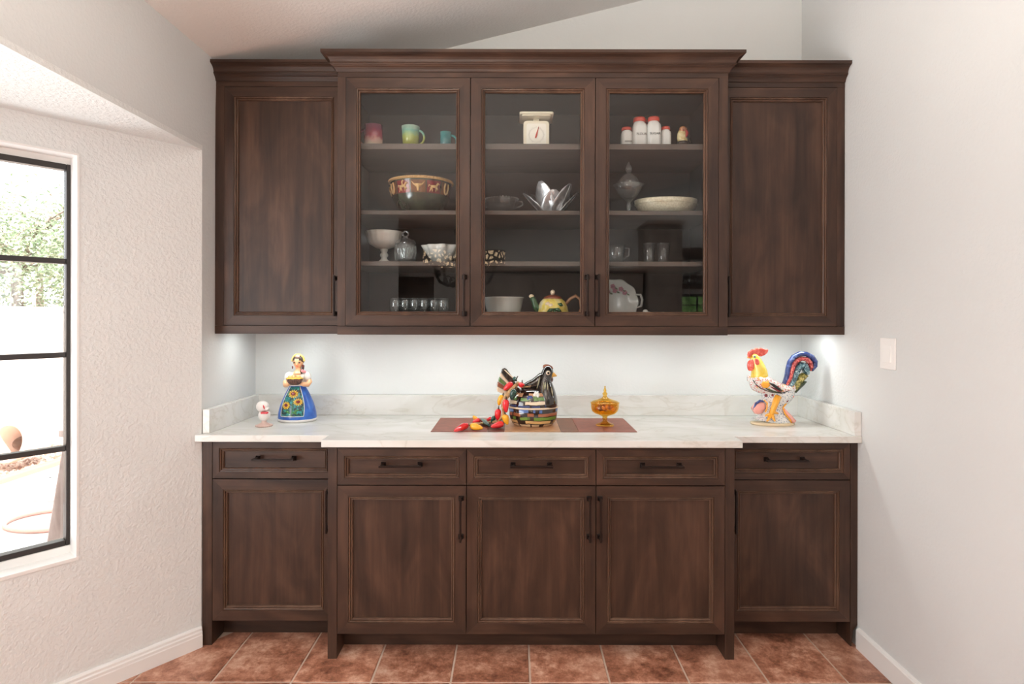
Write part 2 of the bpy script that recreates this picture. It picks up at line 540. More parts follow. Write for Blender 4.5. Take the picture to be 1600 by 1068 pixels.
W_T0, W_T1 = 0.4437, 1.14                  # window opening along the wall
W_Z0, W_Z1 = 0.519, 2.027
TH = 0.16
def bay_box(mb, t0, t1, r0, r1, z0, z1, mi=0):
    mb.hexa([bay(t0, r0, z0), bay(t1, r0, z0), bay(t1, r1, z0), bay(t0, r1, z0),
             bay(t0, r0, z1), bay(t1, r0, z1), bay(t1, r1, z1), bay(t0, r1, z1)], mi)
m = MB()
bay_box(m, 0.0, W_T0, 0, TH, -0.1, Z_SOF + 0.02)
bay_box(m, W_T1, BL, 0, TH, -0.1, Z_SOF + 0.02)
bay_box(m, W_T0, W_T1, 0, TH, -0.1, W_Z0)
bay_box(m, W_T0, W_T1, 0, TH, W_Z1, Z_SOF + 0.02)
struct(m.build('wall_bay', M_BAY))
# white reveal lining and sill
m = MB()
bay_box(m, W_T0 - 0.001, W_T0 + 0.006, -0.002, 0.11, W_Z0, W_Z1)
bay_box(m, W_T0, W_T1, -0.002, 0.11, W_Z1 - 0.006, W_Z1 + 0.001)
struct(m.build('trim_1', M_SILL))
m = MB()
bay_box(m, W_T0, W_T1, -0.004, 0.075, W_Z0 - 0.004, W_Z0 + 0.008)
bay_box(m, W_T0, W_T1, 0.066, 0.12, W_Z0, W_Z0 + 0.037)
sill = m.build('window_sill', M_SILL)
# dark frame with four panes
win = bpy.data.objects.new('window_1', None); COL.objects.link(win)
win.location = bay(W_T0, 0.09, W_Z0); ORG[win.name] = Vector(win.location); struct(win)
win['label'] = 'dark bronze framed window with four stacked panes in the angled bay wall'
sill.parent = win
sill.data.transform(Matrix.Translation(-Vector(win.location)))
FZ0, FZ1 = 0.556, 1.997
m = MB()
bay_box(m, W_T0 + 0.006, W_T0 + 0.019, 0.072, 0.11, FZ0, FZ1)
bay_box(m, W_T1 - 0.026, W_T1 - 0.004, 0.072, 0.11, FZ0, FZ1)
bay_box(m, W_T0 + 0.02, W_T1 - 0.02, 0.072, 0.11, FZ0, FZ0 + 0.02)
bay_box(m, W_T0 + 0.02, W_T1 - 0.02, 0.072, 0.11, FZ1 - 0.022, FZ1)
m.build('window_frame', M_BRONZE, win, bevel=0.002)
m = MB()
bay_box(m, W_T0, W_T1, 0.08, 0.12, FZ1, W_Z1)
m.build('window_head_stop', M_SILL, win)
zb = [0.575, 0.922, 1.276, 1.63, 1.976]
for k in (1, 2, 3):
    m = MB(); bay_box(m, W_T0 + 0.02, W_T1 - 0.02, 0.074, 0.106, zb[k] - 0.010, zb[k] + 0.010)
    m.build('muntin', M_BRONZE, win, bevel=0.002)
for k in range(4):
    m = MB(); bay_box(m, W_T0 + 0.02, W_T1 - 0.02, 0.092, 0.096, zb[k] + 0.006, zb[k + 1] - 0.006)
    m.build('pane', M_PANE, win)

# bay front wall (window two), other angled wall
m = MB()
m.box(BX - 0.14, BX, BY - 0.25, BY + 0.02, -0.1, Z_SOF + 0.02); m.box(BX - 0.14, BX, YBAY0, YBAY0 + 0.2, -0.1, Z_SOF + 0.02)
m.box(BX - 0.14, BX, YBAY0 + 0.2, BY - 0.25, -0.1, 0.52); m.box(BX - 0.14, BX, YBAY0 + 0.2, BY - 0.25, 2.03, Z_SOF + 0.02)
struct(m.build('wall_bay_front', M_BAY))
m = MB()
m.hexa([(BX - 0.14, YBAY0, -0.1), (BX, YBAY0, -0.1), (XL, -1.5, -0.1), (XL - 0.15, -1.6, -0.1),
        (BX - 0.14, YBAY0, Z_SOF), (BX, YBAY0, Z_SOF), (XL, -1.5, Z_SOF), (XL - 0.15, -1.6, Z_SOF)])
struct(m.build('wall_bay_left', M_BAY))
win2 = bpy.data.objects.new('window_2', None); COL.objects.link(win2)
win2.location = (BX - 0.07, 0.5, 0.52); ORG[win2.name] = Vector(win2.location); struct(win2)
ya, yb = YBAY0 + 0.2, BY - 0.25
m = MB()
m.box(BX - 0.10, BX - 0.06, ya, ya + 0.03, 0.52, 2.03); m.box(BX - 0.10, BX - 0.06, yb - 0.03, yb, 0.52, 2.03)
m.box(BX - 0.10, BX - 0.06, ya, yb, 0.52, 0.55); m.box(BX - 0.10, BX - 0.06, ya, yb, 2.0, 2.03)
m.build('window_frame', M_BRONZE, win2)
for k in (1, 2, 3):
    zz = 0.52 + 1.51 * k / 4
    m = MB(); m.box(BX - 0.095, BX - 0.065, ya, yb, zz - 0.01, zz + 0.01); m.build('muntin', M_BRONZE, win2)
for k in range(4):
    m = MB(); m.box(BX - 0.082, BX - 0.078, ya + 0.02, yb - 0.02, 0.535 + 1.51 * k / 4, 0.51 + 1.51 * (k + 1) / 4); m.build('pane', M_PANE, win2)

# ---- baseboards
prof = [(0, 0), (0.016, 0), (0.016, 0.052), (0.0145, 0.056), (0.0145, 0.066), (0.011, 0.071), (0.0105, 0.080), (0.006, 0.086), (0, 0.088)]
m = MB()
p0 = bay(0.0, 0, 0); p1 = bay(BL, 0, 0)
m.sweep([(p0[0] + 0.001, p0[1] - 0.004), (p1[0], p1[1]), (BX, YBAY0)][::-1] if False else [(p1[0], YBAY0 + 0.0), (p1[0], p1[1]), (p0[0], p0[1] - 0.002)], [(o, z) for o, z in prof])
struct(m.build('baseboard_bay', M_TRIM))
m = MB()
m.sweep([(XR, 2.535), (XR, 0.55)], [(o, z * 1.0) for o, z in [(0, 0), (0.015, 0), (0.015, 0.078), (0.011, 0.084), (0, 0.088)]])
struct(m.build('baseboard_right', M_TRIM))

# ---- floor: grout bed with one object for each tile near the cabinets
m = MB()
m.prism([(XL - 0.1, YB), (XR + 0.1, YB), (XR + 0.1, 0.5), (5.1, 0.5), (5.1, -4.6), (-3.1, -4.6), (-3.1, -1.65), (XL - 0.1, -1.65), (BX - 0.1, YBAY0), (BX - 0.1, BY), (XL - 0.1, 2.545)],
        lambda a, b, d: (a, b, d), -0.10, -0.0035)
floor = struct(m.build('floor', M_GROUT))

def clip(poly, nx, ny, d):
    """keep nx*x+ny*y <= d"""
    out = []
    for i in range(len(poly)):
        a, b = poly[i], poly[(i + 1) % len(poly)]
        sa = nx * a[0] + ny * a[1] - d; sb = nx * b[0] + ny * b[1] - d
        if sa <= 0: out.append(a)
        if (sa < 0 < sb) or (sb < 0 < sa):
            u = sa / (sa - sb); out.append((a[0] + (b[0] - a[0]) * u, a[1] + (b[1] - a[1]) * u))
    return out

TP = 0.3106; TPY = 0.42; TG = 0.0038
TX0, TY0 = -1.176, 2.296
ch = 0.003
full_tile = None
def tile_poly(i, j):
    x0, x1 = TX0 + TP * i + TG, TX0 + TP * (i + 1) - TG
    y0, y1 = TY0 + TPY * j + TG, TY0 + TPY * (j + 1) - TG
    return [(x0, y0), (x1, y0), (x1, y1), (x0, y1)]
def add_tile(mb, p):
    cx = sum(q[0] for q in p) / len(p); cyy = sum(q[1] for q in p) / len(p)
    def ins(q):
        dx, dy = cx - q[0], cyy - q[1]; L = math.hypot(dx, dy) or 1
        return (q[0] + dx / L * ch * 1.4, q[1] + dy / L * ch * 1.4)
    mb.rings([[(q[0], q[1], -0.008) for q in p], [(q[0], q[1], -0.0015) for q in p], [(*ins(q), 0.0) for q in p]], True, False, True, 0, False)
rest = MB()
for j in range(-18, 2):
    for i in range(-7, 21):
        p = tile_poly(i, j)
        n0 = 4
        near = (j >= -2)
        cxm = (p[0][0] + p[2][0]) / 2; cym = (p[0][1] + p[2][1]) / 2
        p = clip(p, 0, 1, YB - 0.004)
        if cym > 0.45: p = clip(p, 1, 0, XR - 0.002)
        else: p = clip(p, 1, 0, 4.99)
        if not p: continue
        if cym > 2.7: p = clip(p, -1, 0, -(XL + 0.002)) if p else p
        if p and cym > -1.6 and cxm < XL + 0.3:
            # angled bay wall: stay on the room side of it
            p = clip(p, -NX, -NY, -(NX * B0[0] + NY * B0[1]) - 0.002)
            if p: p = clip(p, -1, 0, -(BX + 0.002))
        if cym < -1.6: 
            p = clip(p, -1, 0, 2.99) if p else p
        if not p or len(p) < 3: continue
        ar = abs(sum(p[k][0] * p[(k + 1) % len(p)][1] - p[(k + 1) % len(p)][0] * p[k][1] for k in range(len(p)))) / 2
        if ar < 0.0004: continue
        if cym < -4.4 or (cxm < XL and -1.6 < cym < YBAY0 - 0.3): continue
        if near:
            if len(p) == 4 and ar > (TP - 2 * TG) * (TPY - 2 * TG) * 0.999:
                if full_tile is None:
                    mm = MB(); add_tile(mm, [(0, 0), (TP - 2 * TG, 0), (TP - 2 * TG, TPY - 2 * TG), (0, TPY - 2 * TG)])
                    o = mm.build('tile', M_TILE, floor); full_tile = o
                else:
                    o = full_tile.copy(); COL.objects.link(o); o.parent = floor
                o.location = (p[0][0], p[0][1], 0)
            else:
                mm = MB(); add_tile(mm, p); mm.build('tile', M_TILE, floor)
        else:
            add_tile(rest, p)
ro = rest.build('tile_field', M_TILE, floor); ro['kind'] = 'stuff'

# ---- patio door added unseen for light; rear kitchen window and door, seen in the glass
pd = bpy.data.objects.new('door_1', None); COL.objects.link(pd); pd.location = (5.05, -2.0, 0); ORG[pd.name] = Vector(pd.location); struct(pd)
for k, (a, b) in enumerate(((-3.45, -2.0), (-2.0, -0.55))):
    m = MB()
    m.box(5.03, 5.07, a, a + 0.06, 0, 2.2); m.box(5.03, 5.07, b - 0.06, b, 0, 2.2); m.box(5.03, 5.07, a, b, 0, 0.08); m.box(5.03, 5.07, a, b, 2.12, 2.2)
    fr = m.build('door_panel', M_BRONZE, pd)
    m = MB(); m.box(5.048, 5.052, a + 0.05, b - 0.05, 0.06, 2.14); m.build('pane', M_PANE, fr)
kw = bpy.data.objects.new('window_3', None); COL.objects.link(kw); kw.location = (3.02, -4.55, 0.95); ORG[kw.name] = Vector(kw.location); struct(kw)
m = MB()
for (a, b, c, d) in ((2.62, 2.66, 0.95, 1.78), (3.38, 3.42, 0.95, 1.78), (2.62, 3.42, 0.95, 0.99), (2.62, 3.42, 1.74, 1.78)):
    m.box(a, b, -4.58, -4.54, c, d)
m.build('window_frame', M_BRONZE, kw)
m = MB(); m.box(3.0, 3.025, -4.575, -4.545, 0.97, 1.76); m.build('muntin', M_BRONZE, kw)
for zz in (1.22, 1.60):
    m = MB(); m.box(2.64, 3.40, -4.575, -4.545, zz - 0.012, zz + 0.012); m.build('muntin', M_BRONZE, kw)
for (a, b) in ((2.65, 3.0), (3.025, 3.39)):
    for (c, d) in ((0.98, 1.21), (1.23, 1.59), (1.61, 1.75)):
        m = MB(); m.box(a, b, -4.562, -4.558, c, d); m.build('pane', M_PANE, kw)
dr = bpy.data.objects.new('door_2', None); COL.objects.link(dr); dr.location = (-1.7, -4.5, 0); ORG[dr.name] = Vector(dr.location); struct(dr)
m = MB(); m.box(-2.1, -1.3, -4.5, -4.455, 0, 2.05)
dp = m.build('door_slab', WV, dr)
for (a, b) in ((0.15, 0.95), (1.08, 1.92)):
    for (c, d) in ((-2.0, -1.74), (-1.66, -1.4)):
        m = MB(); m.box(c, d, -4.456, -4.447, a, b); m.build('door_panel', WV, dp, bevel=0.006)
m = MB(); m.box(-2.2, -2.1, -4.5, -4.44, 0, 2.15); m.box(-1.3, -1.2, -4.5, -4.44, 0, 2.15); m.box(-2.2, -1.2, -4.5, -4.44, 2.05, 2.15)
m.build('door_casing', M_TRIM, dr)
# ================================================================== CABINETS
DT = 0.022      # door thickness

def frame_front(mb, x0, x1, z0, z1, st, y, th=DT, sb=None):
    """mitred door frame; front face at y. material 0 = vertical grain, 1 = horizontal grain"""
    a, b, c, d = x0 + st, x1 - st, z0 + st, z1 - st
    y1 = y + th
    e = 0.0012
    def tr(p, mi):   # p: 4 (x,z) corners of the front trapezoid
        n = 4; base = len(mb.v)
        for yy in (y, y1):
            for (px, pz) in p: mb.v.append((px, yy, pz))
        mb.quad_faces(base, [(0, 1, 2, 3), (7, 6, 5, 4), (0, 4, 5, 1), (1, 5, 6, 2), (2, 6, 7, 3), (3, 7, 4, 0)], mi)
    g = 0.0002
    tr([(x0, z0 + g), (a, c + g), (a, d - g), (x0, z1 - g)], 0)
    tr([(x1, z0 + g), (b, c + g), (b, d - g), (x1, z1 - g)], 0)
    tr([(x0, z0), (x1, z0), (b, c), (a, c)], 1)
    tr([(x0, z1), (x1, z1), (b, d), (a, d)], 1)

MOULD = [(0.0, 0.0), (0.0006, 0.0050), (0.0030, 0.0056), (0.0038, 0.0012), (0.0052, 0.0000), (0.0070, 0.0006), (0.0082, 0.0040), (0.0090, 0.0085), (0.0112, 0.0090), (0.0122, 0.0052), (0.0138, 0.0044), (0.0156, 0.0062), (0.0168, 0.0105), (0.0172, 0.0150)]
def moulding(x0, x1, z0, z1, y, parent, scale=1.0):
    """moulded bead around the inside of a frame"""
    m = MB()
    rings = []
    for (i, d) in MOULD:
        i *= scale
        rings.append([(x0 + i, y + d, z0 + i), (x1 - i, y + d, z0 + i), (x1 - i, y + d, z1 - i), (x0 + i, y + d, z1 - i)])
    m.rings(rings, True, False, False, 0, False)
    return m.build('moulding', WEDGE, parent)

def pull(cx, cz, y, length, parent, vertical):
    """bar pull on two flared square posts; y = face it is fixed to"""
    m = MB()
    L = length / 2
    pr = 0.033; bw = 0.0042
    def q(a, b, d):   # a along, b across, d out
        return (cx + b, y - d, cz + a) if vertical else (cx + a, y - d, cz + b)
    for s in (-1, 1):
        a0 = s * (L - 0.012)
        r0, r1 = 0.0105, 0.0060
        ring = lambda r, d: [q(a0 - r, -r, d), q(a0 + r, -r, d), q(a0 + r, r, d), q(a0 - r, r, d)]
        m.rings([ring(r0, -0.001), ring(r0, 0.003), ring(0.0075, 0.007), ring(r1, 0.016), ring(r1, pr)], True, True, True, 0, False)
    m.rings([[q(-L, -bw, pr - 0.001), q(-L, bw, pr - 0.001), q(-L, bw, pr + 0.009), q(-L, -bw, pr + 0.009)],
             [q(L, -bw, pr - 0.001), q(L, bw, pr - 0.001), q(L, bw, pr + 0.009), q(L, -bw, pr + 0.009)]], True, True, True, 0, False)
    return m.build('handle', M_PULL, parent, bevel=0.0012)

def door(name, cab, x0, x1, z0, z1, y, st, handle=None, glass=False, drawer=False):
    """handle: (x, z, length, vertical)"""
    m = MB()
    frame_front(m, x0, x1, z0, z1, st, y)
    d = m.build(name, [WV, WH], cab)
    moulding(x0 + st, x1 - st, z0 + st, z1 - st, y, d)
    i = 0.0145
    if glass:
        m = MB(); m.box(x0 + st + i, x1 - st - i, y + 0.0145, y + 0.0175, z0 + st + i, z1 - st - i)
        m.build('pane', M_CABGLASS, d)
    else:
        m = MB(); m.box(x0 + st + i, x1 - st - i, y + 0.0142, y + 0.0205, z0 + st + i, z1 - st - i)
        m.build('panel', WH if drawer else WV, d)
    if handle:
        hx, hz, hl, ver = handle
        pull(hx, hz, y, hl, d, ver)
    return d

CROWN = [(-0.012, 0.0), (0.004, 0.0), (0.0065, 0.004), (0.0085, 0.010), (0.0135, 0.017), (0.0195, 0.0215), (0.0215, 0.0245), (0.0255, 0.0265), (0.0270, 0.0295), (0.0255, 0.033),
         (0.0255, 0.037), (0.0285, 0.045), (0.0345, 0.053), (0.0430, 0.058), (0.0500, 0.0605), (0.0520, 0.0625), (0.0570, 0.0635), (0.0570, 0.0765), (-0.012, 0.0765)]
Z_UB, Z_UD0, Z_UD1, Z_FT = 1.344, 1.383, 2.455, 2.4785      # upper: rail bottom, door bottom, door top, fascia top
Z_UF = 1.384                                             # upper cabinet floor

# ------------------------------------------------------------------ upper centre, glass doors
UX0, UX1 = PXx(527, Y_SF), PXx(1137, Y_SF)
upc = thing('glass_door_cabinet', ((UX0 + UX1) / 2, Y_SF, Z_UB), 'dark walnut upper cabinet with three glass doors, between two solid ones', 'cabinet')
sx0, sx1 = PXx(540, Y_SF), PXx(1122.5, Y_SF)
for (a, b) in ((UX0, sx0 - 0.001), (sx1 + 0.001, UX1)):      # face frame
    m = MB(); m.box(a, b, Y_SF, Y_SF + 0.022, Z_UB + 0.037, Z_FT, 0); m.build('stile', WV, upc, bevel=0.0012)
m = MB(); m.box(UX0, UX1, Y_SF - 0.0008, Y_SF + 0.022, Z_UD1 + 0.002, Z_FT + 0.002)
m.build('top_rail', WH, upc, bevel=0.001)
m = MB(); m.box(UX0, UX1, Y_SF - 0.001, Y_SF + 0.022, Z_UB, Z_UB + 0.0365)
m.build('bottom_rail', WH, upc, bevel=0.0012)
m = MB()
yb0 = YB - 0.004
m.box(UX0, UX0 + 0.018, Y_SF + 0.020, yb0, Z_UB + 0.012, Z_FT + 0.02)
m.box(UX1 - 0.018, UX1, Y_SF + 0.020, yb0, Z_UB + 0.012, Z_FT + 0.02)
m.box(UX0 + 0.017, UX1 - 0.017, yb0 - 0.015, yb0, Z_UB + 0.012, Z_FT + 0.02)
m.box(UX0 + 0.017, UX1 - 0.017, Y_SF + 0.0222, yb0 - 0.014, Z_UF - 0.02, Z_UF)
m.box(UX0 + 0.017, UX1 - 0.017, Y_SF + 0.0222, yb0 - 0.014, Z_UD1 + 0.004, Z_UD1 + 0.022)
m.build('carcass', WIN_, upc)
SHELF = []
for k, (zt, th) in enumerate(((2.187, 0.025), (1.892, 0.019), (1.667, 0.020))):
    m = MB(); m.box(UX0 + 0.019, UX1 - 0.019, 2.602, yb0 - 0.016, zt - th, zt)
    m.build('shelf', WSHELF, upc, bevel=0.0015)
dx = [(540, 734), (735.2, 929), (930.2, 1122)]
hp = [725, 918, 935.5]
for (a, b), h in zip(dx, hp):
    x0, x1 = PXx(a, Y_SF), PXx(b, Y_SF)
    hx = PXx(h, Y_SF - 0.03)
    door('glass_door', upc, x0, x1, Z_UD0, Z_UD1, Y_SF - 0.0005, 0.0445, (hx, PZ(461, Y_SF - 0.03), 0.182, True), glass=True)
m = MB()
m.sweep([(UX0, YB - 0.01), (UX0, Y_SF), (UX1, Y_SF), (UX1, YB - 0.01)], [(o, Z_FT + z) for o, z in CROWN])
m.build('crown_moulding', WH, upc)

# ------------------------------------------------------------------ upper sides
def upper_side(name, label, x0, x1, stile_left, door_px, handle_px):
    X1F = x1
    c = thing(name, ((x0 + x1) / 2, Y_US, Z_UB), label, 'cabinet')
    da, db = door_px
    m = MB()
    if stile_left: m.box(x0, da - 0.0012, Y_US, Y_US + 0.022, Z_UB + 0.037, Z_FT)
    else: m.box(db + 0.0012, x1, Y_US, Y_US + 0.022, Z_UB + 0.037, Z_FT)
    m.build('stile', WV, c, bevel=0.0012)
    m = MB(); m.box(x0, x1, Y_US - 0.0008, Y_US + 0.022, Z_UD1 + 0.002, Z_FT + 0.002); m.build('top_rail', WH, c, bevel=0.001)
    m = MB(); m.box(x0, x1, Y_US - 0.001, Y_US + 0.022, Z_UB, Z_UB + 0.0365); m.build('bottom_rail', WH, c, bevel=0.0012)
    m = MB()
    x1 = x1
    m.box(x0, x1, Y_US + 0.0225, YB - 0.004, Z_UB + 0.022, Z_UF)
    m.box(x0, x1, Y_US + 0.0225, YB - 0.004, Z_UD1 + 0.004, Z_FT + 0.02)
    m.box(x0, x0 + 0.018, Y_US + 0.0225, YB - 0.004, Z_UF, Z_UD1 + 0.004); m.box(x1 - 0.018, x1, Y_US + 0.0225, YB - 0.004, Z_UF, Z_UD1 + 0.004)
    m.box(x0, x1, YB - 0.014, YB - 0.004, Z_UF, Z_UD1)
    m.build('carcass', WIN_, c)
    x1 = X1F
    door('cabinet_door', c, da, db, Z_UD0, Z_UD1, Y_US - 0.0005, 0.043, (PXx(handle_px, Y_US - 0.03), PZ(462.5, Y_US - 0.03), 0.182, True))
    m = MB()
    m.sweep([(x0, Y_US), (x1, Y_US)], [(o, Z_FT + z) for o, z in CROWN])
    m.build('crown_moulding', WH, c)
    return c
upl = upper_side('wall_cabinet', 'dark walnut upper cabinet with one solid door, against the wall beside the bay window', XL + 0.003, UX0 - 0.002, True, (PXx(350, Y_US), PXx(536.5, Y_US)), 522.5)
upr = upper_side('wall_cabinet', 'dark walnut upper cabinet with one solid door, on the light switch side', UX1 + 0.002, XR - 0.002, False, (PXx(1125, Y_US), PXx(1307, Y_US)), 1138.5)

# ------------------------------------------------------------------ lower centre
LX0, LX1 = PXx(512.8, Y_CF), PXx(1148.3, Y_CF)
Z_CAB = 0.884
loc_ = thing('base_cabinet', ((LX0 + LX1) / 2, Y_CF, 0), 'dark walnut base cabinet with three drawers over three doors, standing proud in the middle', 'cabinet')
la, lb = PXx(527.6, Y_CF), PXx(1133.4, Y_CF)
for (a, b) in ((LX0, la - 0.0012), (lb + 0.0012, LX1)):
    m = MB(); m.box(a, b, Y_CF, Y_CF + 0.14, 0.0005, Z_CAB); m.build('leg_post', WV, loc_, bevel=0.0012)
m = MB()
zd0 = PZ(990, Y_CF)
m.box(LX0 + 0.005, LX1 - 0.005, Y_CF + 0.026, YB - 0.004, zd0 + 0.012, Z_CAB)
m.build('carcass', WV, loc_)
m = MB(); m.box(la - 0.001, lb + 0.001, Y_CF + 0.108, Y_CF + 0.126, 0.0005, zd0 + 0.014); m.build('toe_board', WH, loc_)
m = MB(); m.box(la, lb, Y_CF + 0.001, Y_CF + 0.024, Z_CAB - 0.012, Z_CAB - 0.0005); m.build('top_rail', WH, loc_)
ddx = [(528, 728.6), (730.2, 931), (932.4, 1133)]
zdr0, zdr1 = PZ(757.2, Y_CF), Z_CAB - 0.0125
zdo1 = PZ(759, Y_CF)
hpx = [720.2, 922.5, 939.5]
for (a, b), h in zip(ddx, hpx):
    x0, x1 = PXx(a, Y_CF), PXx(b, Y_CF)
    xm = (x0 + x1) / 2
    door('drawer', loc_, x0, x1, zdr0, zdr1, Y_CF - 0.0005, 0.027, (xm, PZ(728.5, Y_CF - 0.03), 0.176, False), drawer=True)
    door('cabinet_door', loc_, x0, x1, zd0, zdo1, Y_CF - 0.0005, 0.0445, (PXx(h, Y_CF - 0.03), PZ(811.5, Y_CF - 0.03), 0.182, True))

# ------------------------------------------------------------------ lower sides
def lower_side(label, x0, x1, post, dr, hx, hdx, notch):
    c = thing('base_cabinet', ((x0 + x1) / 2, Y_SF, 0), label, 'cabinet')
    m = MB()
    a, b = post
    if notch:
        m.prism([(a, 0.0005), (b - 0.026, 0.0005), (b - 0.018, 0.07), (b, 0.093), (b, Z_CAB), (a, Z_CAB)], lambda p, q, d: (p, d, q), Y_SF, Y_SF + 0.125)
    else:
        m.box(a, b, Y_SF, Y_SF + 0.13, 0.0005, Z_CAB)
    m.build('leg_post', WV, c, bevel=0.0012)
    z0 = PZ(969.8, Y_SF); z1 = PZ(749.3, Y_SF)
    m = MB(); m.box(x0 + 0.004, x1 - 0.004, Y_SF + 0.026, YB - 0.004, z0 + 0.012, Z_CAB); m.build('carcass', WV, c)
    da, db = dr
    m = MB(); m.box(min(da, x0 + 0.04), max(db, x1 - 0.04), Y_SF + 0.103, Y_SF + 0.12, 0.0005, z0 + 0.014); m.build('toe_board', WH, c)
    door('drawer', c, da, db, PZ(747.7, Y_SF), Z_CAB - 0.004, Y_SF - 0.0005, 0.027, (hx, PZ(718.5, Y_SF - 0.03), 0.18, False), drawer=True)
    door('cabinet_door', c, da, db, z0, z1, Y_SF - 0.0005, 0.0445, (hdx, PZ(799.5, Y_SF - 0.03), 0.182, True))
    return c
lower_side('dark walnut base cabinet with one drawer and one door, next to the bay window wall', XL + 0.003, LX0 - 0.002,
           (XL + 0.003, PXx(332, Y_SF)), (PXx(333, Y_SF), LX0 - 0.004), PXx(427.5, Y_SF - 0.03), PXx(511, Y_SF - 0.03), False)
lower_side('dark walnut base cabinet with one drawer and one door, below the rooster', LX1 + 0.002, XR - 0.002,
           (PXx(1329.5, Y_SF), XR - 0.0005), (LX1 + 0.004, PXx(1328.5, Y_SF)), PXx(1230.5, Y_SF - 0.03), PXx(1150.5, Y_SF - 0.03), True)

# ------------------------------------------------------------------ countertop with splash
ct = thing('countertop', (0.07, 2.7, 0.885), 'white veined stone countertop with a projecting middle section', 'countertop')
cxl, cxr = PXx(502, Y_CF - 0.03), PXx(1161.2, Y_CF - 0.03)
m = MB()
m.prism([(XL - 0.014, 2.515), (cxl, 2.515), (cxl, Y_CF - 0.03), (cxr, Y_CF - 0.03), (cxr, 2.515), (XR - 0.001, 2.515), (XR - 0.001, YB - 0.002), (XL + 0.011, YB - 0.002), (XL + 0.002, 2.56), (XL + 0.002, 2.5445), (XL - 0.014, 2.530)],
        lambda a, b, d: (a, b, d), 0.886, Z_CT)
m.build('slab', M_STONE, ct, bevel=0.0025)
zs0, zs1 = Z_CT + 0.0004, Z_CT + 0.104
m = MB(); m.box(XL + 0.012, XR - 0.0015, YB - 0.031, YB - 0.002, zs0, zs1); tag(m.build('backsplash', M_STONE, None, bevel=0.0015), 'long low veined stone backsplash along the back wall', 'backsplash')
m = MB(); m.hexa([(XL + 0.0015, 2.5505, zs0), (XL + 0.031, 2.5505, zs0), (XL + 0.039, YB - 0.0315, zs0), (XL + 0.012, YB - 0.0315, zs0),
                  (XL + 0.0015, 2.5505, zs1), (XL + 0.031, 2.5505, zs1), (XL + 0.039, YB - 0.0315, zs1), (XL + 0.012, YB - 0.0315, zs1)])
tag(m.build('side_splash', M_STONE, None, bevel=0.0015), 'short stone side splash at the bay window end of the counter', 'backsplash')
m = MB(); m.hexa([(XR - 0.031, 2.520, zs0), (XR - 0.0015, 2.520, zs0), (XR - 0.0015, YB - 0.0315, zs0), (XR - 0.031, YB - 0.0315, zs0),
                  (XR - 0.031, 2.520, zs1), (XR - 0.0015, 2.520, zs1), (XR - 0.0015, YB - 0.0315, zs1), (XR - 0.031, YB - 0.0315, zs1)])
tag(m.build('side_splash', M_STONE, None, bevel=0.0015), 'short stone side splash behind the rooster, against the wall with the switch', 'backsplash')

# ------------------------------------------------------------------ under-cabinet light bars
M_LED = plain('led_diffuser', (0.9, 0.9, 0.88, 1), 0.4, emit=(1.0, 0.97, 0.92, 1), estr=2.0)
M_ALU = plain('aluminium', (0.6, 0.6, 0.6, 1), 0.35, 1.0)
def led_bar(x0, x1, label, power, zc=Z_UB + 0.020):
    y = 2.80
    c = thing('light_bar', ((x0 + x1) / 2, y, zc), label, 'light bar')
    m = MB(); m.box(x0, x1, y - 0.02, y + 0.02, zc - 0.008, zc + 0.0018); m.build('housing', M_ALU, c)
    m = MB(); m.box(x0 + 0.01, x1 - 0.01, y - 0.015, y + 0.015, zc - 0.0095, zc - 0.0078); m.build('diffuser', M_LED, c)
    l = lamp('light_bar_glow', 'AREA', ((x0 + x1) / 2, y, zc - 0.012), (0, 0, 0), power, (0.95, 1.0, 0.985), x1 - x0 - 0.02, 0.03)
    return c
led_bar(-1.28, -0.84, 'slim light bar under the solid upper cabinet nearest the bay window', 1.1)
led_bar(-0.62, 0.78, 'long light bar hidden under the glass door cabinet', 2.6, Z_UB + 0.010)
led_bar(1.0, 1.43, 'slim light bar under the upper cabinet above the rooster', 1.3)

# ------------------------------------------------------------------ light switch
M_SWITCH = plain('switch_plastic', (0.86, 0.85, 0.83, 1), 0.35)
sw = thing('light_switch', (XR, 2.345, 1.215), 'white rocker light switch on the wall past the cabinets', 'switch')
ys0, ys1 = 2.292, 2.388
m = MB(); m.box(XR - 0.006, XR - 0.0003, ys0, ys1, 1.217, 1.342); m.build('cover_plate', M_SWITCH, sw, bevel=0.003)
ymid = (ys0 + ys1) / 2
m = MB()
m.hexa([(XR - 0.0105, ymid - 0.024, 1.245), (XR - 0.005, ymid - 0.024, 1.245), (XR - 0.005, ymid + 0.024, 1.245), (XR - 0.0105, ymid + 0.024, 1.245),
        (XR - 0.007, ymid - 0.024, 1.314), (XR - 0.005, ymid - 0.024, 1.314), (XR - 0.005, ymid + 0.024, 1.314), (XR - 0.007, ymid + 0.024, 1.314)])
m.build('rocker', M_SWITCH, sw, bevel=0.001)
# ================================================================== THINGS ON THE COUNTER
def gloss(name, col, rough=0.12, coat=0.6):
    return plain(name, col, rough, 0, 0.5, coat)

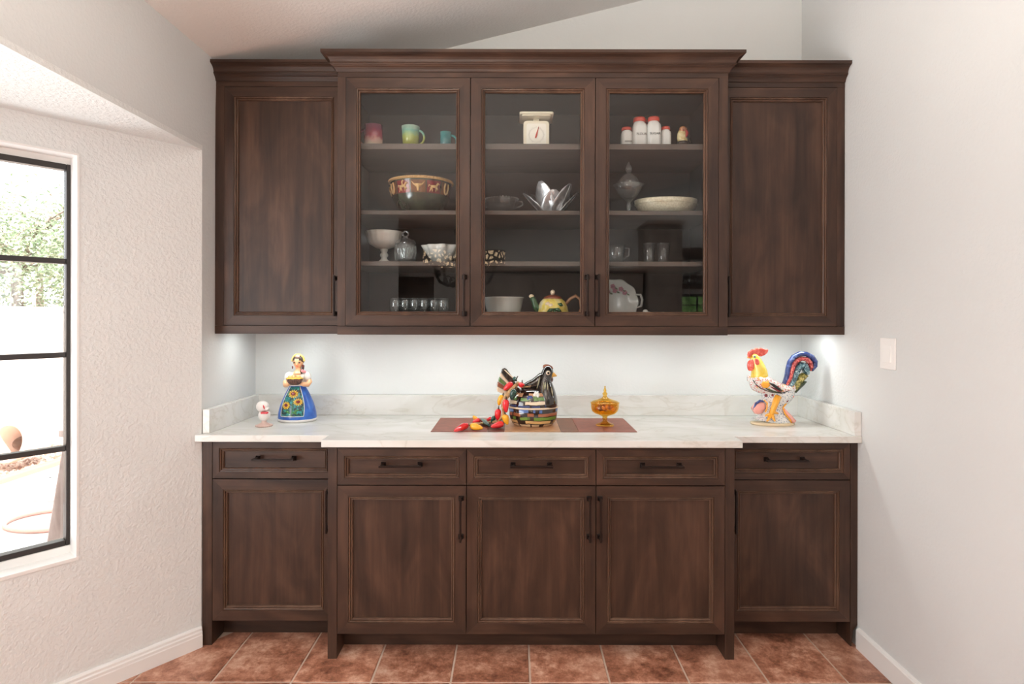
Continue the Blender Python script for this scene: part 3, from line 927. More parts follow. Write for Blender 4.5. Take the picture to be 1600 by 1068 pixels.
def speckle(name, base, dot, scale, thr, rough=0.15, third=None):
    m, nt, b = nmat(name)
    mp = coords(nt, (1, 1, 1))
    v = nd(nt, 'ShaderNodeTexVoronoi'); v.inputs['Scale'].default_value = scale
    nt.links.new(mp.outputs[0], v.inputs['Vector'])
    stops = [(0.0, dot), (thr, dot), (thr + 0.03, base), (1, base)]
    r = ramp(nt, stops)
    nt.links.new(v.outputs['Distance'], r.inputs[0])
    src = r.outputs[0]
    if third:
        v2 = nd(nt, 'ShaderNodeTexVoronoi'); v2.inputs['Scale'].default_value = scale * 0.37
        nt.links.new(mp.outputs[0], v2.inputs['Vector'])
        r2 = ramp(nt, [(0.0, (1, 1, 1, 1)), (0.24, (1, 1, 1, 1)), (0.27, (0, 0, 0, 1))])
        nt.links.new(v2.outputs['Distance'], r2.inputs[0])
        mx = nd(nt, 'ShaderNodeMix', data_type='RGBA')
        nt.links.new(r2.outputs[0], mx.inputs[0]); nt.links.new(src, mx.inputs[6]); mx.inputs[7].default_value = third
        src = mx.outputs[2]
    nt.links.new(src, b.inputs['Base Color'])
    b.inputs['Roughness'].default_value = rough
    b.inputs['Coat Weight'].default_value = 0.5; b.inputs['Coat Roughness'].default_value = 0.06
    return m

def mottled(name, stops, scale=20, rough=0.2, dist=0.5, vec=(1, 1, 1), coat=0.4, metal=0.0, bump=0.0):
    m, nt, b = nmat(name)
    mp = coords(nt, vec)
    n = nd(nt, 'ShaderNodeTexNoise'); n.inputs['Scale'].default_value = scale; n.inputs['Detail'].default_value = 4; n.inputs['Distortion'].default_value = dist
    nt.links.new(mp.outputs[0], n.inputs['Vector'])
    r = ramp(nt, stops); nt.links.new(n.outputs['Fac'], r.inputs[0]); nt.links.new(r.outputs[0], b.inputs['Base Color'])
    b.inputs['Roughness'].default_value = rough; b.inputs['Metallic'].default_value = metal
    b.inputs['Coat Weight'].default_value = coat; b.inputs['Coat Roughness'].default_value = 0.06
    if bump:
        bp = nd(nt, 'ShaderNodeBump'); bp.inputs['Strength'].default_value = bump; bp.inputs['Distance'].default_value = 0.003
        nt.links.new(n.outputs['Fac'], bp.inputs['Height']); nt.links.new(bp.outputs[0], b.inputs['Normal'])
    return m

C_WHITE = gloss('glazed_white', (0.80, 0.79, 0.75, 1))
C_CREAM = gloss('glazed_cream', srgb(226, 205, 170))
C_YELLOW = mottled('glazed_yellow', [(0.35, srgb(245, 224, 120)), (0.6, srgb(236, 200, 62))], 30)
C_CORAL = mottled('glazed_coral', [(0.35, srgb(246, 128, 112)), (0.6, srgb(228, 84, 74))], 60)
C_ORANGE = gloss('glazed_orange', srgb(240, 168, 50))
C_NAVY = mottled('glazed_navy', [(0.35, srgb(30, 42, 92)), (0.58, srgb(58, 78, 140)), (0.7, srgb(128, 148, 190))], 50, vec=(1, 1, 1))
C_TEAL = mottled('glazed_teal', [(0.38, srgb(28, 52, 66)), (0.52, srgb(92, 134, 146)), (0.66, srgb(176, 204, 206))], 70, dist=2.0)
C_OLIVE = mottled('glazed_olive', [(0.38, srgb(66, 74, 34)), (0.52, srgb(150, 140, 66)), (0.66, srgb(214, 198, 122))], 60, dist=2.0)
C_RED2 = mottled('glazed_brick_red', [(0.38, srgb(140, 44, 48)), (0.55, srgb(214, 96, 92)), (0.68, srgb(240, 170, 158))], 60, dist=1.5)
C_BLACK = gloss('glazed_black', (0.012, 0.010, 0.010, 1), 0.1)
C_PINK = gloss('glazed_pink', srgb(240, 170, 158))
C_DOTS = speckle('blue_dotted_white', (0.80, 0.80, 0.78, 1), srgb(48, 96, 140), 150, 0.30)
C_CONF = speckle('confetti_glaze', (0.80, 0.76, 0.72, 1), srgb(206, 84, 84), 120, 0.34, third=srgb(226, 176, 92))
C_DKGREEN = gloss('glazed_dark_green', srgb(46, 60, 34))
C_WINE = gloss('glazed_wine', srgb(122, 44, 52))

def disc_on(m, c, r, n=(0, -1, 0), mi=0, th=0.002):
    rot = Vector((0, 0, 1)).rotation_difference(Vector(n)).to_euler()
    m.ball(c, (r, r, th), 12, 6, rot, mi)

# ------------------------------------------------------------------ rooster
RS = 1 / 2321.0
RY = 2.80
RX, RZ = PXx(1208, RY), Z_CT
ro_ = thing('rooster_figurine', (RX, RY, RZ), 'tall painted ceramic rooster with a yellow neck and a curled blue and red tail', 'figurine')
def rp(cx, cz, dy=0.0):
    return (RX + (cx - 484) * RS, RY + dy, RZ + (961 - cz) * RS)
def rloft(secs, mi=0, seg=20):
    """sections (cx, cy, rx, depth, tilt) stacked upwards; rings lie across the path"""
    m = MB(); rings = []
    n = len(secs)
    for k, (cx, cz, r, d) in enumerate(secs):
        a = secs[max(k - 1, 0)]; b = secs[min(k + 1, n - 1)]
        tx, tz = b[0] - a[0], -(b[1] - a[1]); L = math.hypot(tx, tz) or 1
        ux, uz = tz / L, -tx / L
        c = Vector(rp(cx, cz))
        rings.append([c + Vector((ux * r * RS * math.cos(2 * PI * i / seg), d * RS * math.sin(2 * PI * i / seg), uz * r * RS * math.cos(2 * PI * i / seg))) for i in range(seg)])
    m.rings(rings, True, True, True, mi, True)
    return m
m = MB()
m.lathe([(0.102, 0.0), (0.104, 0.004), (0.103, 0.010), (0.098, 0.0125)], rp(478, 961), 36, 1.0, 0.62)
m.build('foot_rim', C_CREAM, ro_)
rloft([(480, 932, 232, 140), (484, 905, 215, 130), (480, 860, 160, 110), (476, 800, 118, 92), (482, 735, 112, 86), (500, 690, 146, 98), (515, 648, 176, 108), (522, 610, 198, 116), (525, 578, 200, 108), (520, 548, 160, 70)]).build('stump', C_DOTS, ro_)
rloft([(238, 470, 22, 40), (256, 474, 70, 78), (300, 492, 104, 108), (370, 520, 108, 122), (450, 548, 92, 120), (540, 572, 72, 105), (630, 580, 58, 82), (700, 560, 52, 58), (745, 520, 40, 30)]).build('body', C_CONF, ro_)
rloft([(332, 462, 92, 92), (335, 425, 90, 92), (332, 385, 84, 84), (322, 335, 72, 72), (304, 285, 62, 60), (286, 245, 54, 50), (272, 212, 42, 38), (262, 188, 20, 18)]).build('neck', C_YELLOW, ro_)
# comb, outlined and thick
comb = [(212, 240), (203, 200), (212, 165), (236, 152), (250, 140), (275, 140), (288, 122), (318, 128), (345, 118), (372, 132), (395, 140), (420, 132), (428, 150), (415, 178), (388, 200), (350, 216), (325, 214), (300, 196), (268, 190), (240, 205)]
m = MB(); m.prism(comb, lambda a, b, d: rp(a, b, d), -0.009, 0.009); m.build('comb', C_CORAL, ro_, bevel=0.004)
m = MB(); m.ball(rp(238, 310, -0.012), (0.013, 0.009, 0.028), rot=(0, 0.1, 0)); m.ball(rp(237, 320, 0.012), (0.012, 0.009, 0.026)); m.build('wattle', C_CORAL, ro_)
m = MB(); m.ball(rp(288, 276, -0.022), (0.011, 0.006, 0.018), rot=(0, -0.4, 0)); m.build('ear_lobe', C_CORAL, ro_)
m = MB(); m.tube([rp(240, 218), rp(218, 224), rp(200, 232)], [0.010, 0.007, 0.002], 10); m.build('beak', C_ORANGE, ro_)
m = MB(); disc_on(m, rp(262, 216, -0.0195), 0.006, (-0.2, -1, 0.1), 0, 0.003); disc_on(m, rp(261, 216, -0.0215), 0.003, (-0.2, -1, 0.1), 1, 0.002); m.build('eye', [C_TEAL, C_BLACK], ro_)
# wing on the side facing the room, with a patch of gold scales and dark quills
def leaf(pts0, pts1, yoff, th, mi=0):
    m = MB(); n = len(pts0); rings = []
    for k in range(n):
        a = Vector(rp(pts0[k][0], pts0[k][1], yoff)); b = Vector(rp(pts1[k][0], pts1[k][1], yoff))
        mid = (a + b) / 2; e = (a - b) / 2
        rings.append([mid + e * math.cos(2 * PI * i / 12) + Vector((0, -th * math.sin(2 * PI * i / 12), 0)) for i in range(12)])
    m.rings(rings, True, True, True, mi, True)
    return m
wg = leaf([(250, 440), (300, 430), (380, 445), (470, 480), (560, 530), (635, 566)], [(244, 500), (290, 545), (380, 585), (460, 600), (540, 598), (640, 572)], -0.046, 0.012).build('wing', C_CONF, ro_)
leaf([(296, 500), (320, 475), (365, 478), (392, 500)], [(300, 520), (320, 548), (365, 552), (388, 530)], -0.0565, 0.006).build('scale_patch', C_ORANGE, wg)
leaf([(386, 486), (430, 500), (480, 530), (530, 575)], [(384, 498), (425, 535), (475, 570), (525, 585)], -0.0560, 0.005).build('quill', C_BLACK, wg)
leaf([(400, 530), (440, 545), (490, 572), (520, 590)], [(398, 540), (438, 565), (485, 590), (515, 596)], -0.0560, 0.005).build('quill', C_WINE, wg)
leaf([(350, 548), (400, 562), (460, 585), (520, 596)], [(350, 560), (400, 585), (460, 606), (515, 606)], -0.0535, 0.005).build('quill', C_DKGREEN, wg)
for s in (1,):   # the same wing on the far side
    leaf([(250, 440), (300, 430), (380, 445), (470, 480), (560, 530), (635, 566)], [(244, 500), (290, 545), (380, 585), (460, 600), (540, 598), (640, 572)], 0.046, -0.012).build('wing', C_CONF, ro_)
m = MB(); m.tube([rp(236, 470, -0.03), rp(250, 510, -0.046), rp(300, 556, -0.052), rp(400, 592, -0.055), rp(520, 608, -0.052), rp(640, 575, -0.04)], 0.0022, 6); m.build('wing_outline', C_BLACK, ro_)
# tail: nested curled bands
def band(path, w, th, mat, name, y=0.0):
    m = MB(); n = len(path); rings = []
    for k in range(n):
        a = path[max(k - 1, 0)]; b = path[min(k + 1, n - 1)]
        tx, tz = b[0] - a[0], -(b[1] - a[1]); L = math.hypot(tx, tz) or 1
        ux, uz = tz / L, -tx / L
        ww = w[k] if isinstance(w, list) else w
        c = Vector(rp(path[k][0], path[k][1], y))
        rings.append([c + Vector((ux * ww * RS * math.cos(2 * PI * i / 12), th * math.sin(2 * PI * i / 12), uz * ww * RS * math.cos(2 * PI * i / 12))) for i in range(12)])
    m.rings(rings, True, True, True, 0, True)
    return m.build(name, mat, ro_)
band([(606, 525), (636, 440), (650, 350), (668, 280), (712, 220), (780, 186), (850, 188), (912, 220), (946, 272), (944, 320), (905, 372)], [22, 26, 26, 26, 26, 26, 26, 28, 30, 26, 14], 0.016, C_NAVY, 'tail_feather')
band([(620, 535), (665, 450), (684, 370), (704, 310), (742, 262), (796, 238), (848, 244), (888, 282), (896, 330), (880, 372)], [26, 28, 28, 27, 26, 26, 27, 28, 26, 12], 0.021, C_RED2, 'tail_feather')
band([(650, 560), (700, 480), (728, 405), (752, 345), (790, 310), (826, 318), (846, 360), (850, 410)], [30, 32, 36, 38, 40, 42, 40, 20], 0.026, C_TEAL, 'tail_feather')
band([(690, 590), (740, 520), (786, 455), (822, 430), (850, 425)], [42, 46, 46, 40, 14], 0.023, C_OLIVE, 'tail_feather')
band([(715, 605), (760, 555), (810, 510), (838, 490)], [24, 28, 26, 10], 0.018, C_DKGREEN, 'tail_feather')
# legs and claws
m = MB(); m.tube([rp(498, 640, -0.042), rp(468, 700, -0.047), rp(440, 770, -0.050), rp(405, 840, -0.056)], [0.016, 0.0155, 0.013, 0.011], 12)
m.tube([rp(412, 830, -0.056), rp(380, 870, -0.062), rp(352, 905, -0.066)], [0.010, 0.007, 0.004], 8)
m.tube([rp(412, 830, -0.056), rp(425, 875, -0.064), rp(438, 905, -0.068)], [0.010, 0.007, 0.004], 8)
m.tube([rp(420, 810, -0.054), rp(455, 815, -0.052), rp(490, 828, -0.050)], [0.010, 0.007, 0.004], 8)
m.tube([rp(412, 830, -0.056), rp(375, 840, -0.055), rp(345, 850, -0.052)], [0.010, 0.007, 0.004], 8)
m.build('leg', C_ORANGE, ro_)
# painted lobes of the stump
leaf([(240, 770), (270, 715), (310, 692), (345, 700), (362, 720)], [(238, 800), (258, 838), (300, 850), (340, 838), (360, 790)], -0.020, 0.020).build('petal_lobe', C_PINK, ro_)
m = MB(); m.tube([rp(240, 790, -0.030), rp(262, 725, -0.034), rp(306, 692, -0.037), rp(352, 702, -0.040)], [0.003, 0.006, 0.006, 0.004], 8); m.build('petal_edge', C_NAVY, ro_)
m = MB(); m.tube([rp(345, 685, -0.040), rp(378, 715, -0.043), rp(372, 770, -0.046), rp(352, 812, -0.048)], 0.0035, 8); m.build('petal_edge', C_ORANGE, ro_)
m = MB(); m.tube([rp(600, 725, -0.030), rp(560, 770, -0.034), rp(572, 830, -0.042), rp(625, 900, -0.046), rp(645, 935, -0.040)], 0.0035, 8); m.build('petal_edge', C_ORANGE, ro_)
leaf([(575, 775), (600, 800), (650, 850), (700, 905)], [(570, 800), (590, 850), (630, 905), (660, 938)], -0.036, 0.010).build('petal_lobe', C_PINK, ro_)
for (a, b, r, dy) in ((362, 632, 0.008, -0.046), (600, 690, 0.0085, -0.034), (430, 628, 0.006, -0.049)):
    m = MB(); disc_on(m, rp(a, b, dy), r); m.build('painted_flower', C_WINE, ro_)
m = MB(); m.ball(rp(676, 648, -0.02), (0.008, 0.006, 0.007)); m.build('painted_berry', C_CORAL, ro_)

# ------------------------------------------------------------------ lady figurine
LS = 1 / 2426.0
LY = 2.87
LX, LZ = PXx(465, LY), Z_CT
lady = thing('lady_figurine', (LX, LY, LZ), 'painted ceramic lady in a blue skirt with a sunflower apron, holding a fruit basket', 'figurine')
def lp(cx, cz, dy=0.0):
    return (LX + (cx - 575) * LS, LY + dy, LZ + (912 - cz) * LS)
C_SKIN = gloss('glazed_skin', srgb(236, 184, 140), 0.35, 0.2)
C_BLUE = mottled('glazed_blue', [(0.35, srgb(24, 74, 164)), (0.6, srgb(44, 104, 196))], 25, 0.3)
C_HAIR = gloss('glazed_hair', srgb(60, 42, 34), 0.4, 0.2)
C_BASKET = mottled('basket_brown', [(0.4, srgb(62, 36, 34)), (0.6, srgb(104, 66, 50))], 200, 0.4, vec=(1, 1, 0.2))
C_APRON = mottled('apron_teal', [(0.40, srgb(12, 34, 40)), (0.5, srgb(18, 92, 96)), (0.62, srgb(40, 148, 146))], 70, 0.3, dist=1.0)
C_LEAF = gloss('painted_leaf_green', srgb(70, 130, 60), 0.3)
C_SUN = gloss('painted_sunflower_yellow', srgb(246, 200, 72), 0.3)
C_MILK = gloss('glazed_bright_white', (0.83, 0.82, 0.80, 1), 0.3, 0.3)
sk = [(0.086, 0.004), (0.0905, 0.012), (0.0915, 0.022), (0.0895, 0.040), (0.085, 0.060), (0.0785, 0.082), (0.0700, 0.104), (0.0600, 0.126), (0.0500, 0.146), (0.0420, 0.160), (0.0365, 0.170)]
def sk_r(z):
    for (r0, z0), (r1, z1) in zip(sk, sk[1:]):
        if z0 <= z <= z1: return r0 + (r1 - r0) * (z - z0) / (z1 - z0)
    return sk[-1][0] if z > sk[-1][1] else sk[0][0]
SKY = 0.80
m = MB(); m.lathe(sk, (LX, LY, LZ), 40, 1.0, SKY); skirt = m.build('skirt', C_BLUE, lady)
m = MB(); m.lathe([(0.083, 0.0), (0.0905, 0.002), (0.0925, 0.008), (0.0915, 0.013), (0.086, 0.015)], (LX, LY, LZ), 40, 1.0, SKY); m.build('hem', C_MILK, lady)
def sk_pt(a, z, off=0.0):
    """point on the skirt; a = angle from facing the room, positive to the right"""
    r = sk_r(z) + off
    return (LX + math.sin(a) * r, LY - math.cos(a) * r * SKY, LZ + z)
A0 = -0.03
def apron_edge(z):
    u = (z - 0.028) / (0.168 - 0.028)
    return 0.66 + 0.0 * u
m = MB(); rings = []
for k in range(15):
    z = 0.030 + (0.168 - 0.030) * k / 14
    w = 0.62 + 0.10 * math.sin(PI * k / 14)
    rings.append([sk_pt(A0 + w * (i / 12 * 2 - 1), z, 0.0022) for i in range(13)])
m.rings(rings, False, False, False, 0, True)
apron = m.build('apron', C_APRON, lady)
edge = []
for k in range(15):
    z = 0.030 + (0.168 - 0.030) * k / 14
    edge.append((z, 0.62 + 0.10 * math.sin(PI * k / 14)))
for s in (-1, 1):
    m = MB(); m.tube([sk_pt(A0 + s * w, z, 0.0025) for z, w in edge], 0.0016, 6); m.build('apron_trim', C_MILK, apron)
m = MB(); m.tube([sk_pt(A0 + 0.62 * (i / 8 * 2 - 1), 0.030, 0.0025) for i in range(9)], 0.0016, 6); m.build('apron_trim', C_MILK, apron)
def sunflower(a, z, r):
    c = Vector(sk_pt(a, z, 0.004)); n = Vector((math.sin(a), -math.cos(a), 0.25)).normalized()
    u = Vector((math.cos(a), math.sin(a), 0)).normalized(); w = u.cross(n) * -1
    w = n.cross(u)
    m = MB()
    for i in range(13):
        t = 2 * PI * i / 13
        d = (u * math.cos(t) + w * math.sin(t) * 0.82)
        m.tube([c + d * r * 0.35, c + d * r * 0.72, c + d * r], [r * 0.07, r * 0.125, r * 0.02], 6)
    f = m.build('sunflower', C_SUN, apron)
    m = MB(); m.ball(c + n * 0.001, (r * 0.45, 0.003, r * 0.33), 12, 8, (0, 0, a)); m.build('flower_centre', C_WINE, f)
sunflower(A0 + 0.00, 0.135, 0.0265)
sunflower(A0 + 0.36, 0.098, 0.0235)
sunflower(A0 - 0.36, 0.082, 0.0245)
m = MB()
for (a, z, a2, z2) in ((0.08, 0.048, 0.42, 0.062), (-0.08, 0.045, -0.36, 0.055), (0.02, 0.052, 0.3, 0.040)):
    p0 = Vector(sk_pt(A0 + a, z, 0.003)); p1 = Vector(sk_pt(A0 + a2, z2, 0.003))
    m.tube([p0, (p0 + p1) / 2 + Vector((0, -0.001, 0.003)), p1], [0.002, 0.006, 0.001], 6)
m.tube([sk_pt(A0 + 0.02, 0.034, 0.003), sk_pt(A0 + 0.03, 0.060, 0.003), sk_pt(A0 + 0.01, 0.112, 0.003)], 0.0016, 6)
m.build('painted_leaf', C_LEAF, apron)
# bodice, waistband, arms
m = MB(); m.lathe([(0.036, 0.166), (0.0375, 0.172), (0.036, 0.180)], (LX, LY, LZ), 28, 1, 0.75); m.build('waistband', C_MILK, lady)
m = MB(); m.lathe([(0.033, 0.178), (0.036, 0.195), (0.041, 0.212), (0.042, 0.222), (0.034, 0.231), (0.020, 0.238)], (LX + 0.003, LY, LZ), 28, 1, 0.62); m.build('bodice', C_MILK, lady)
m = MB(); m.ball(lp(470, 402), (0.020, 0.019, 0.027), rot=(0, 0.2, 0)); m.build('sleeve', C_MILK, lady)
m = MB(); m.ball(lp(690, 395), (0.020, 0.019, 0.027), rot=(0, -0.2, 0)); m.build('sleeve', C_MILK, lady)
m = MB(); m.tube([lp(462, 430), lp(440, 462, -0.006), lp(452, 488, -0.018), lp(490, 476, -0.034), lp(520, 466, -0.042)], [0.013, 0.0135, 0.0125, 0.011, 0.008], 12); m.build('arm', C_SKIN, lady)
m = MB(); m.tube([lp(704, 425), lp(722, 452, -0.006), lp(712, 480, -0.018), lp(672, 474, -0.034), lp(645, 466, -0.042)], [0.013, 0.0135, 0.0125, 0.011, 0.008], 12); m.build('arm', C_SKIN, lady)
# neck, head, face
m = MB()
m.lathe([(0.030, 0.226), (0.022, 0.236), (0.0135, 0.246), (0.0125, 0.256), (0.016, 0.262), (0.0205, 0.270), (0.0245, 0.280), (0.0255, 0.290), (0.0235, 0.301), (0.016, 0.310)], (LX + 0.004, LY, LZ), 24, 1, 0.95)
m.ball(lp(588, 246, -0.0245), (0.0030, 0.004, 0.006))
head = m.build('head', C_SKIN, lady)
m = MB()
for cx in (556, 616):
    m.ball(lp(cx, 226, -0.0225), (0.0058, 0.0022, 0.0034))
m.build('eye', C_HAIR, head)
m = MB()
for cx in (556, 616):
    m.tube([lp(cx - 16, 210, -0.021), lp(cx, 203, -0.0225), lp(cx + 16, 210, -0.021)], 0.0009, 5)
m.build('eyebrow', C_HAIR, head)
m = MB(); m.ball(lp(590, 265, -0.0222), (0.0045, 0.002, 0.0030)); m.build('lips', C_CORAL, head)
m = MB(); m.ball(lp(585, 197, 0.0030), (0.0295, 0.0258, 0.0248)); m.build('hair', C_HAIR, lady)
m = MB()
for i in range(15):
    a = PI * (0.02 + 0.96 * i / 14)
    m.ball((LX + 0.0045 - math.cos(a) * 0.0290, LY - 0.004, LZ + 0.290 + math.sin(a) * 0.0315), 0.0052, 10, 6)
m.build('flower_crown', gloss('crown_yellow', srgb(250, 214, 120), 0.4), lady)
m = MB(); m.ball(lp(588, 152, -0.012), (0.011, 0.009, 0.008)); m.build('crown_bow', gloss('crown_pink', srgb(248, 190, 176), 0.4), lady)
m = MB(); m.tube([lp(640, 262, 0.004), lp(640, 300, 0.0), lp(628, 330, -0.01), lp(640, 355, -0.018)], [0.006, 0.006, 0.006, 0.004], 8); m.build('braid', C_HAIR, lady)
m = MB(); m.ball(lp(664, 330, -0.014), (0.011, 0.006, 0.006), rot=(0, 0.3, 0)); m.ball(lp(645, 322, -0.016), (0.006, 0.005, 0.008)); m.build('ribbon', gloss('ribbon_pink', srgb(232, 150, 156), 0.4), lady)
for cx, cz in ((522, 280), (645, 262)):
    m = MB(); m.ball(lp(cx, cz, -0.006), (0.004, 0.003, 0.0055), 10, 6); m.ball(lp(cx, cz + 16, -0.006), (0.003, 0.003, 0.003), 8, 6); m.build('earring', C_WINE, lady)
# basket with fruit
by = -0.052
m = MB(); m.lathe([(0.020, 0.0), (0.031, 0.010), (0.037, 0.022), (0.039, 0.030), (0.035, 0.030)], lp(588, 476, by), 28, 1, 0.62, rfun=lambda a, k: 1 + 0.02 * math.cos(a * 28)); bk = m.build('basket', C_BASKET, lady)
m = MB(); m.lathe([(0.0385, 0.0285), (0.0405, 0.0315), (0.036, 0.0345), (0.01, 0.035)], lp(588, 476, by), 48, 1, 0.62, rfun=lambda a, k: 1 + 0.06 * math.cos(a * 8)); m.build('basket_lining', C_SUN, bk)
for (a, r) in ((540, 0.0105), (588, 0.0115), (640, 0.0115), (565, 0.009), (615, 0.009)):
    m = MB(); m.ball(lp(a, 388 if r > 0.01 else 380, by + (-0.006 if r > 0.01 else 0.008)), (r, r, r * 0.85), 12, 8); m.build('fruit', gloss('fruit_peach', srgb(246, 178, 110), 0.4) if 'fruit_peach' not in MATS else MATS['fruit_peach'], bk)

# ------------------------------------------------------------------ small footed white ornament
GS = 1 / 5158.0
GY = 2.72
GX = PXx(413, GY)
orn = thing('footed_ornament', (GX, GY, Z_CT), 'small white ceramic ornament with red marks on a beaded foot beside the lady figurine', 'ornament')
def gp(cx, cz, dy=0.0): return (GX + (cx - 350) * GS, GY + dy, Z_CT + (900 - cz) * GS)
C_EGG = gloss('ornament_white', (0.80, 0.76, 0.73, 1), 0.35, 0.2)
C_TERR = gloss('ornament_rose', srgb(206, 178, 168), 0.4, 0.1)
m = MB(); m.lathe([(0.035, 0.0), (0.037, 0.003), (0.034, 0.007), (0.022, 0.0125), (0.0125, 0.018), (0.010, 0.024), (0.013, 0.029)], (GX, GY, Z_CT), 28, 1, 1); ft = m.build('foot', C_TERR, orn)
m = MB()
for i in range(26):
    a = 2 * PI * i / 26; m.ball((GX + math.cos(a) * 0.0358, GY + math.sin(a) * 0.0358, Z_CT + 0.0042), 0.0030, 6, 4)
m.build('beading', C_TERR, ft)
m = MB(); m.lathe([(0.010, 0.026), (0.020, 0.034), (0.0258, 0.046), (0.0262, 0.058), (0.0225, 0.066)], (GX + 0.001, GY, Z_CT), 28); m.build('lower_bulb', C_EGG, orn)
m = MB(); m.ball(gp(312, 430), (0.0285, 0.027, 0.0265), 24, 14); m.ball(gp(430, 485, -0.008), (0.010, 0.013, 0.0095)); m.build('upper_bulb', C_EGG, orn)
m = MB(); m.box(*[v for v in (gp(318, 0)[0], gp(475, 0)[0])], GY - 0.0265, GY - 0.008, gp(0, 592)[2], gp(0, 545)[2]); m.build('red_band', C_CORAL if False else gloss('ornament_red', srgb(206, 52, 62), 0.35, 0.2), orn, bevel=0.003)
m = MB(); m.ball(gp(388, 428, -0.0215), (0.0035, 0.003, 0.010), rot=(0, -0.35, 0)); m.build('red_mark', MATS['ornament_red'], orn)

# ------------------------------------------------------------------ leather runner in five strips
RY0, RY1 = 2.592, 2.935
rn = thing('table_runner', (0.09, (RY0 + RY1) / 2, Z_CT), 'patchwork runner of brown and tan leather strips under the hen', 'runner')
def leather(name, c):
    c2 = tuple(x * 0.72 for x in c[:3]) + (1,)
    return mottled(name, [(0.3, c2), (0.65, c)], 28, 0.42, coat=0.0, bump=0.08)
LRED, LDRK, LTAN, LBRN = leather('leather_russet', srgb(140, 74, 56)), leather('leather_dark', srgb(96, 48, 30)), leather('leather_tan', srgb(190, 142, 104)), leather('leather_brown', srgb(122, 70, 40))
xs = [-0.366, -0.117, -0.040, 0.208, 0.288, 0.545]
for k, mt in enumerate((LRED, LDRK, LTAN, LBRN, LRED)):
    m = MB()
    a, b = xs[k] + 0.0004, xs[k + 1] - 0.0004
    n = 8; top = []; 
    for s, zz in ((0, 0.0003), (1, 0.0028)):
        pass
    m.box(a, b, RY0, RY1, Z_CT + 0.0004, Z_CT + 0.0028 + 0.0002 * (k % 2))
    m.build('leather_strip', mt, rn, bevel=0.0008)
ZR = Z_CT + 0.003

# ------------------------------------------------------------------ hen dish
HS = 1 / 2973.0
HY = 2.752
HX = PXx(833.5, HY)
hen = thing('hen_dish', (HX, HY, ZR), 'lidded ceramic hen dish with a glossy black breast and striped base', 'dish')
def hp_(cx, cz, dy=0.0): return (HX + (cx - 610) * HS, HY + dy, ZR + (943 - cz) * HS)

def striped(name, zmin, zmax, cols, dark, gap=0.5, nscale=26, tilt=0.0):
    """hand painted dashes: rows of different colours broken by dark glaze"""
    m, nt, b = nmat(name)
    tc = nt.nodes.new('ShaderNodeTexCoord'); sp = nt.nodes.new('ShaderNodeSeparateXYZ')
    nt.links.new(tc.outputs['Object'], sp.inputs[0])
    nz = nd(nt, 'ShaderNodeTexNoise'); nz.inputs['Scale'].default_value = 14
    nt.links.new(tc.outputs['Object'], nz.inputs['Vector'])
    ad = nd(nt, 'ShaderNodeMath', operation='MULTIPLY_ADD'); ad.inputs[1].default_value = (zmax - zmin) * 0.16
    nt.links.new(nz.outputs['Fac'], ad.inputs[0]); nt.links.new(sp.outputs['Z'], ad.inputs[2])
    tl = nd(nt, 'ShaderNodeMath', operation='MULTIPLY_ADD'); tl.inputs[1].default_value = tilt
    nt.links.new(sp.outputs['X'], tl.inputs[0]); nt.links.new(ad.outputs[0], tl.inputs[2])
    mr = nd(nt, 'ShaderNodeMapRange'); mr.inputs[1].default_value = zmin + (zmax - zmin) * 0.08; mr.inputs[2].default_value = zmax + (zmax - zmin) * 0.08
    nt.links.new(tl.outputs[0], mr.inputs[0])
    n = len(cols); stops = []
    for i, c in enumerate(cols):
        stops.append((i / n, c)); stops.append(((i + 0.78) / n, dark))
    r = ramp(nt, stops, 'CONSTANT'); nt.links.new(mr.outputs[0], r.inputs[0])
    # dashes along the row
    at = nd(nt, 'ShaderNodeMath', operation='ARCTAN2'); nt.links.new(sp.outputs['X'], at.inputs[0]); nt.links.new(sp.outputs['Y'], at.inputs[1])
    fl = nd(nt, 'ShaderNodeMath', operation='FLOOR'); mu = nd(nt, 'ShaderNodeMath', operation='MULTIPLY'); mu.inputs[1].default_value = n
    nt.links.new(mr.outputs[0], mu.inputs[0]); nt.links.new(mu.outputs[0], fl.inputs[0])
    cb = nt.nodes.new('ShaderNodeCombineXYZ'); nt.links.new(at.outputs[0], cb.inputs[0]); nt.links.new(fl.outputs[0], cb.inputs[1])
    wn = nd(nt, 'ShaderNodeTexNoise'); wn.inputs['Scale'].default_value = 2.1; wn.inputs['Detail'].default_value = 0
    mp = nt.nodes.new('ShaderNodeMapping'); mp.inputs['Scale'].default_value = (1.0, 7.3, 1); nt.links.new(cb.outputs[0], mp.inputs[0]); nt.links.new(mp.outputs[0], wn.inputs['Vector'])
    r2 = ramp(nt, [(0.0, (1, 1, 1, 1)), (0.55, (1, 1, 1, 1)), (0.57, (0, 0, 0, 1))]); nt.links.new(wn.outputs['Fac'], r2.inputs[0])
    mx = nd(nt, 'ShaderNodeMix', data_type='RGBA'); nt.links.new(r2.outputs[0], mx.inputs[0]); mx.inputs[6].default_value = dark; nt.links.new(r.outputs[0], mx.inputs[7])
    nt.links.new(mx.outputs[2], b.inputs['Base Color'])
    b.inputs['Roughness'].default_value = 0.12; b.inputs['Coat Weight'].default_value = 0.6; b.inputs['Coat Roughness'].default_value = 0.05
    return m
DKG = srgb(40, 28, 24)
H_DISH = striped('hen_dish_stripes', 0.0, 0.086, [srgb(222, 198, 162), srgb(216, 178, 120), srgb(110, 142, 62), srgb(150, 88, 58), srgb(76, 102, 156)], DKG)
H_BODY = striped('hen_body_stripes', 0.086, 0.176, [srgb(52, 66, 110), srgb(228, 212, 186), srgb(104, 142, 84), srgb(206, 160, 124), srgb(60, 40, 34)], DKG)
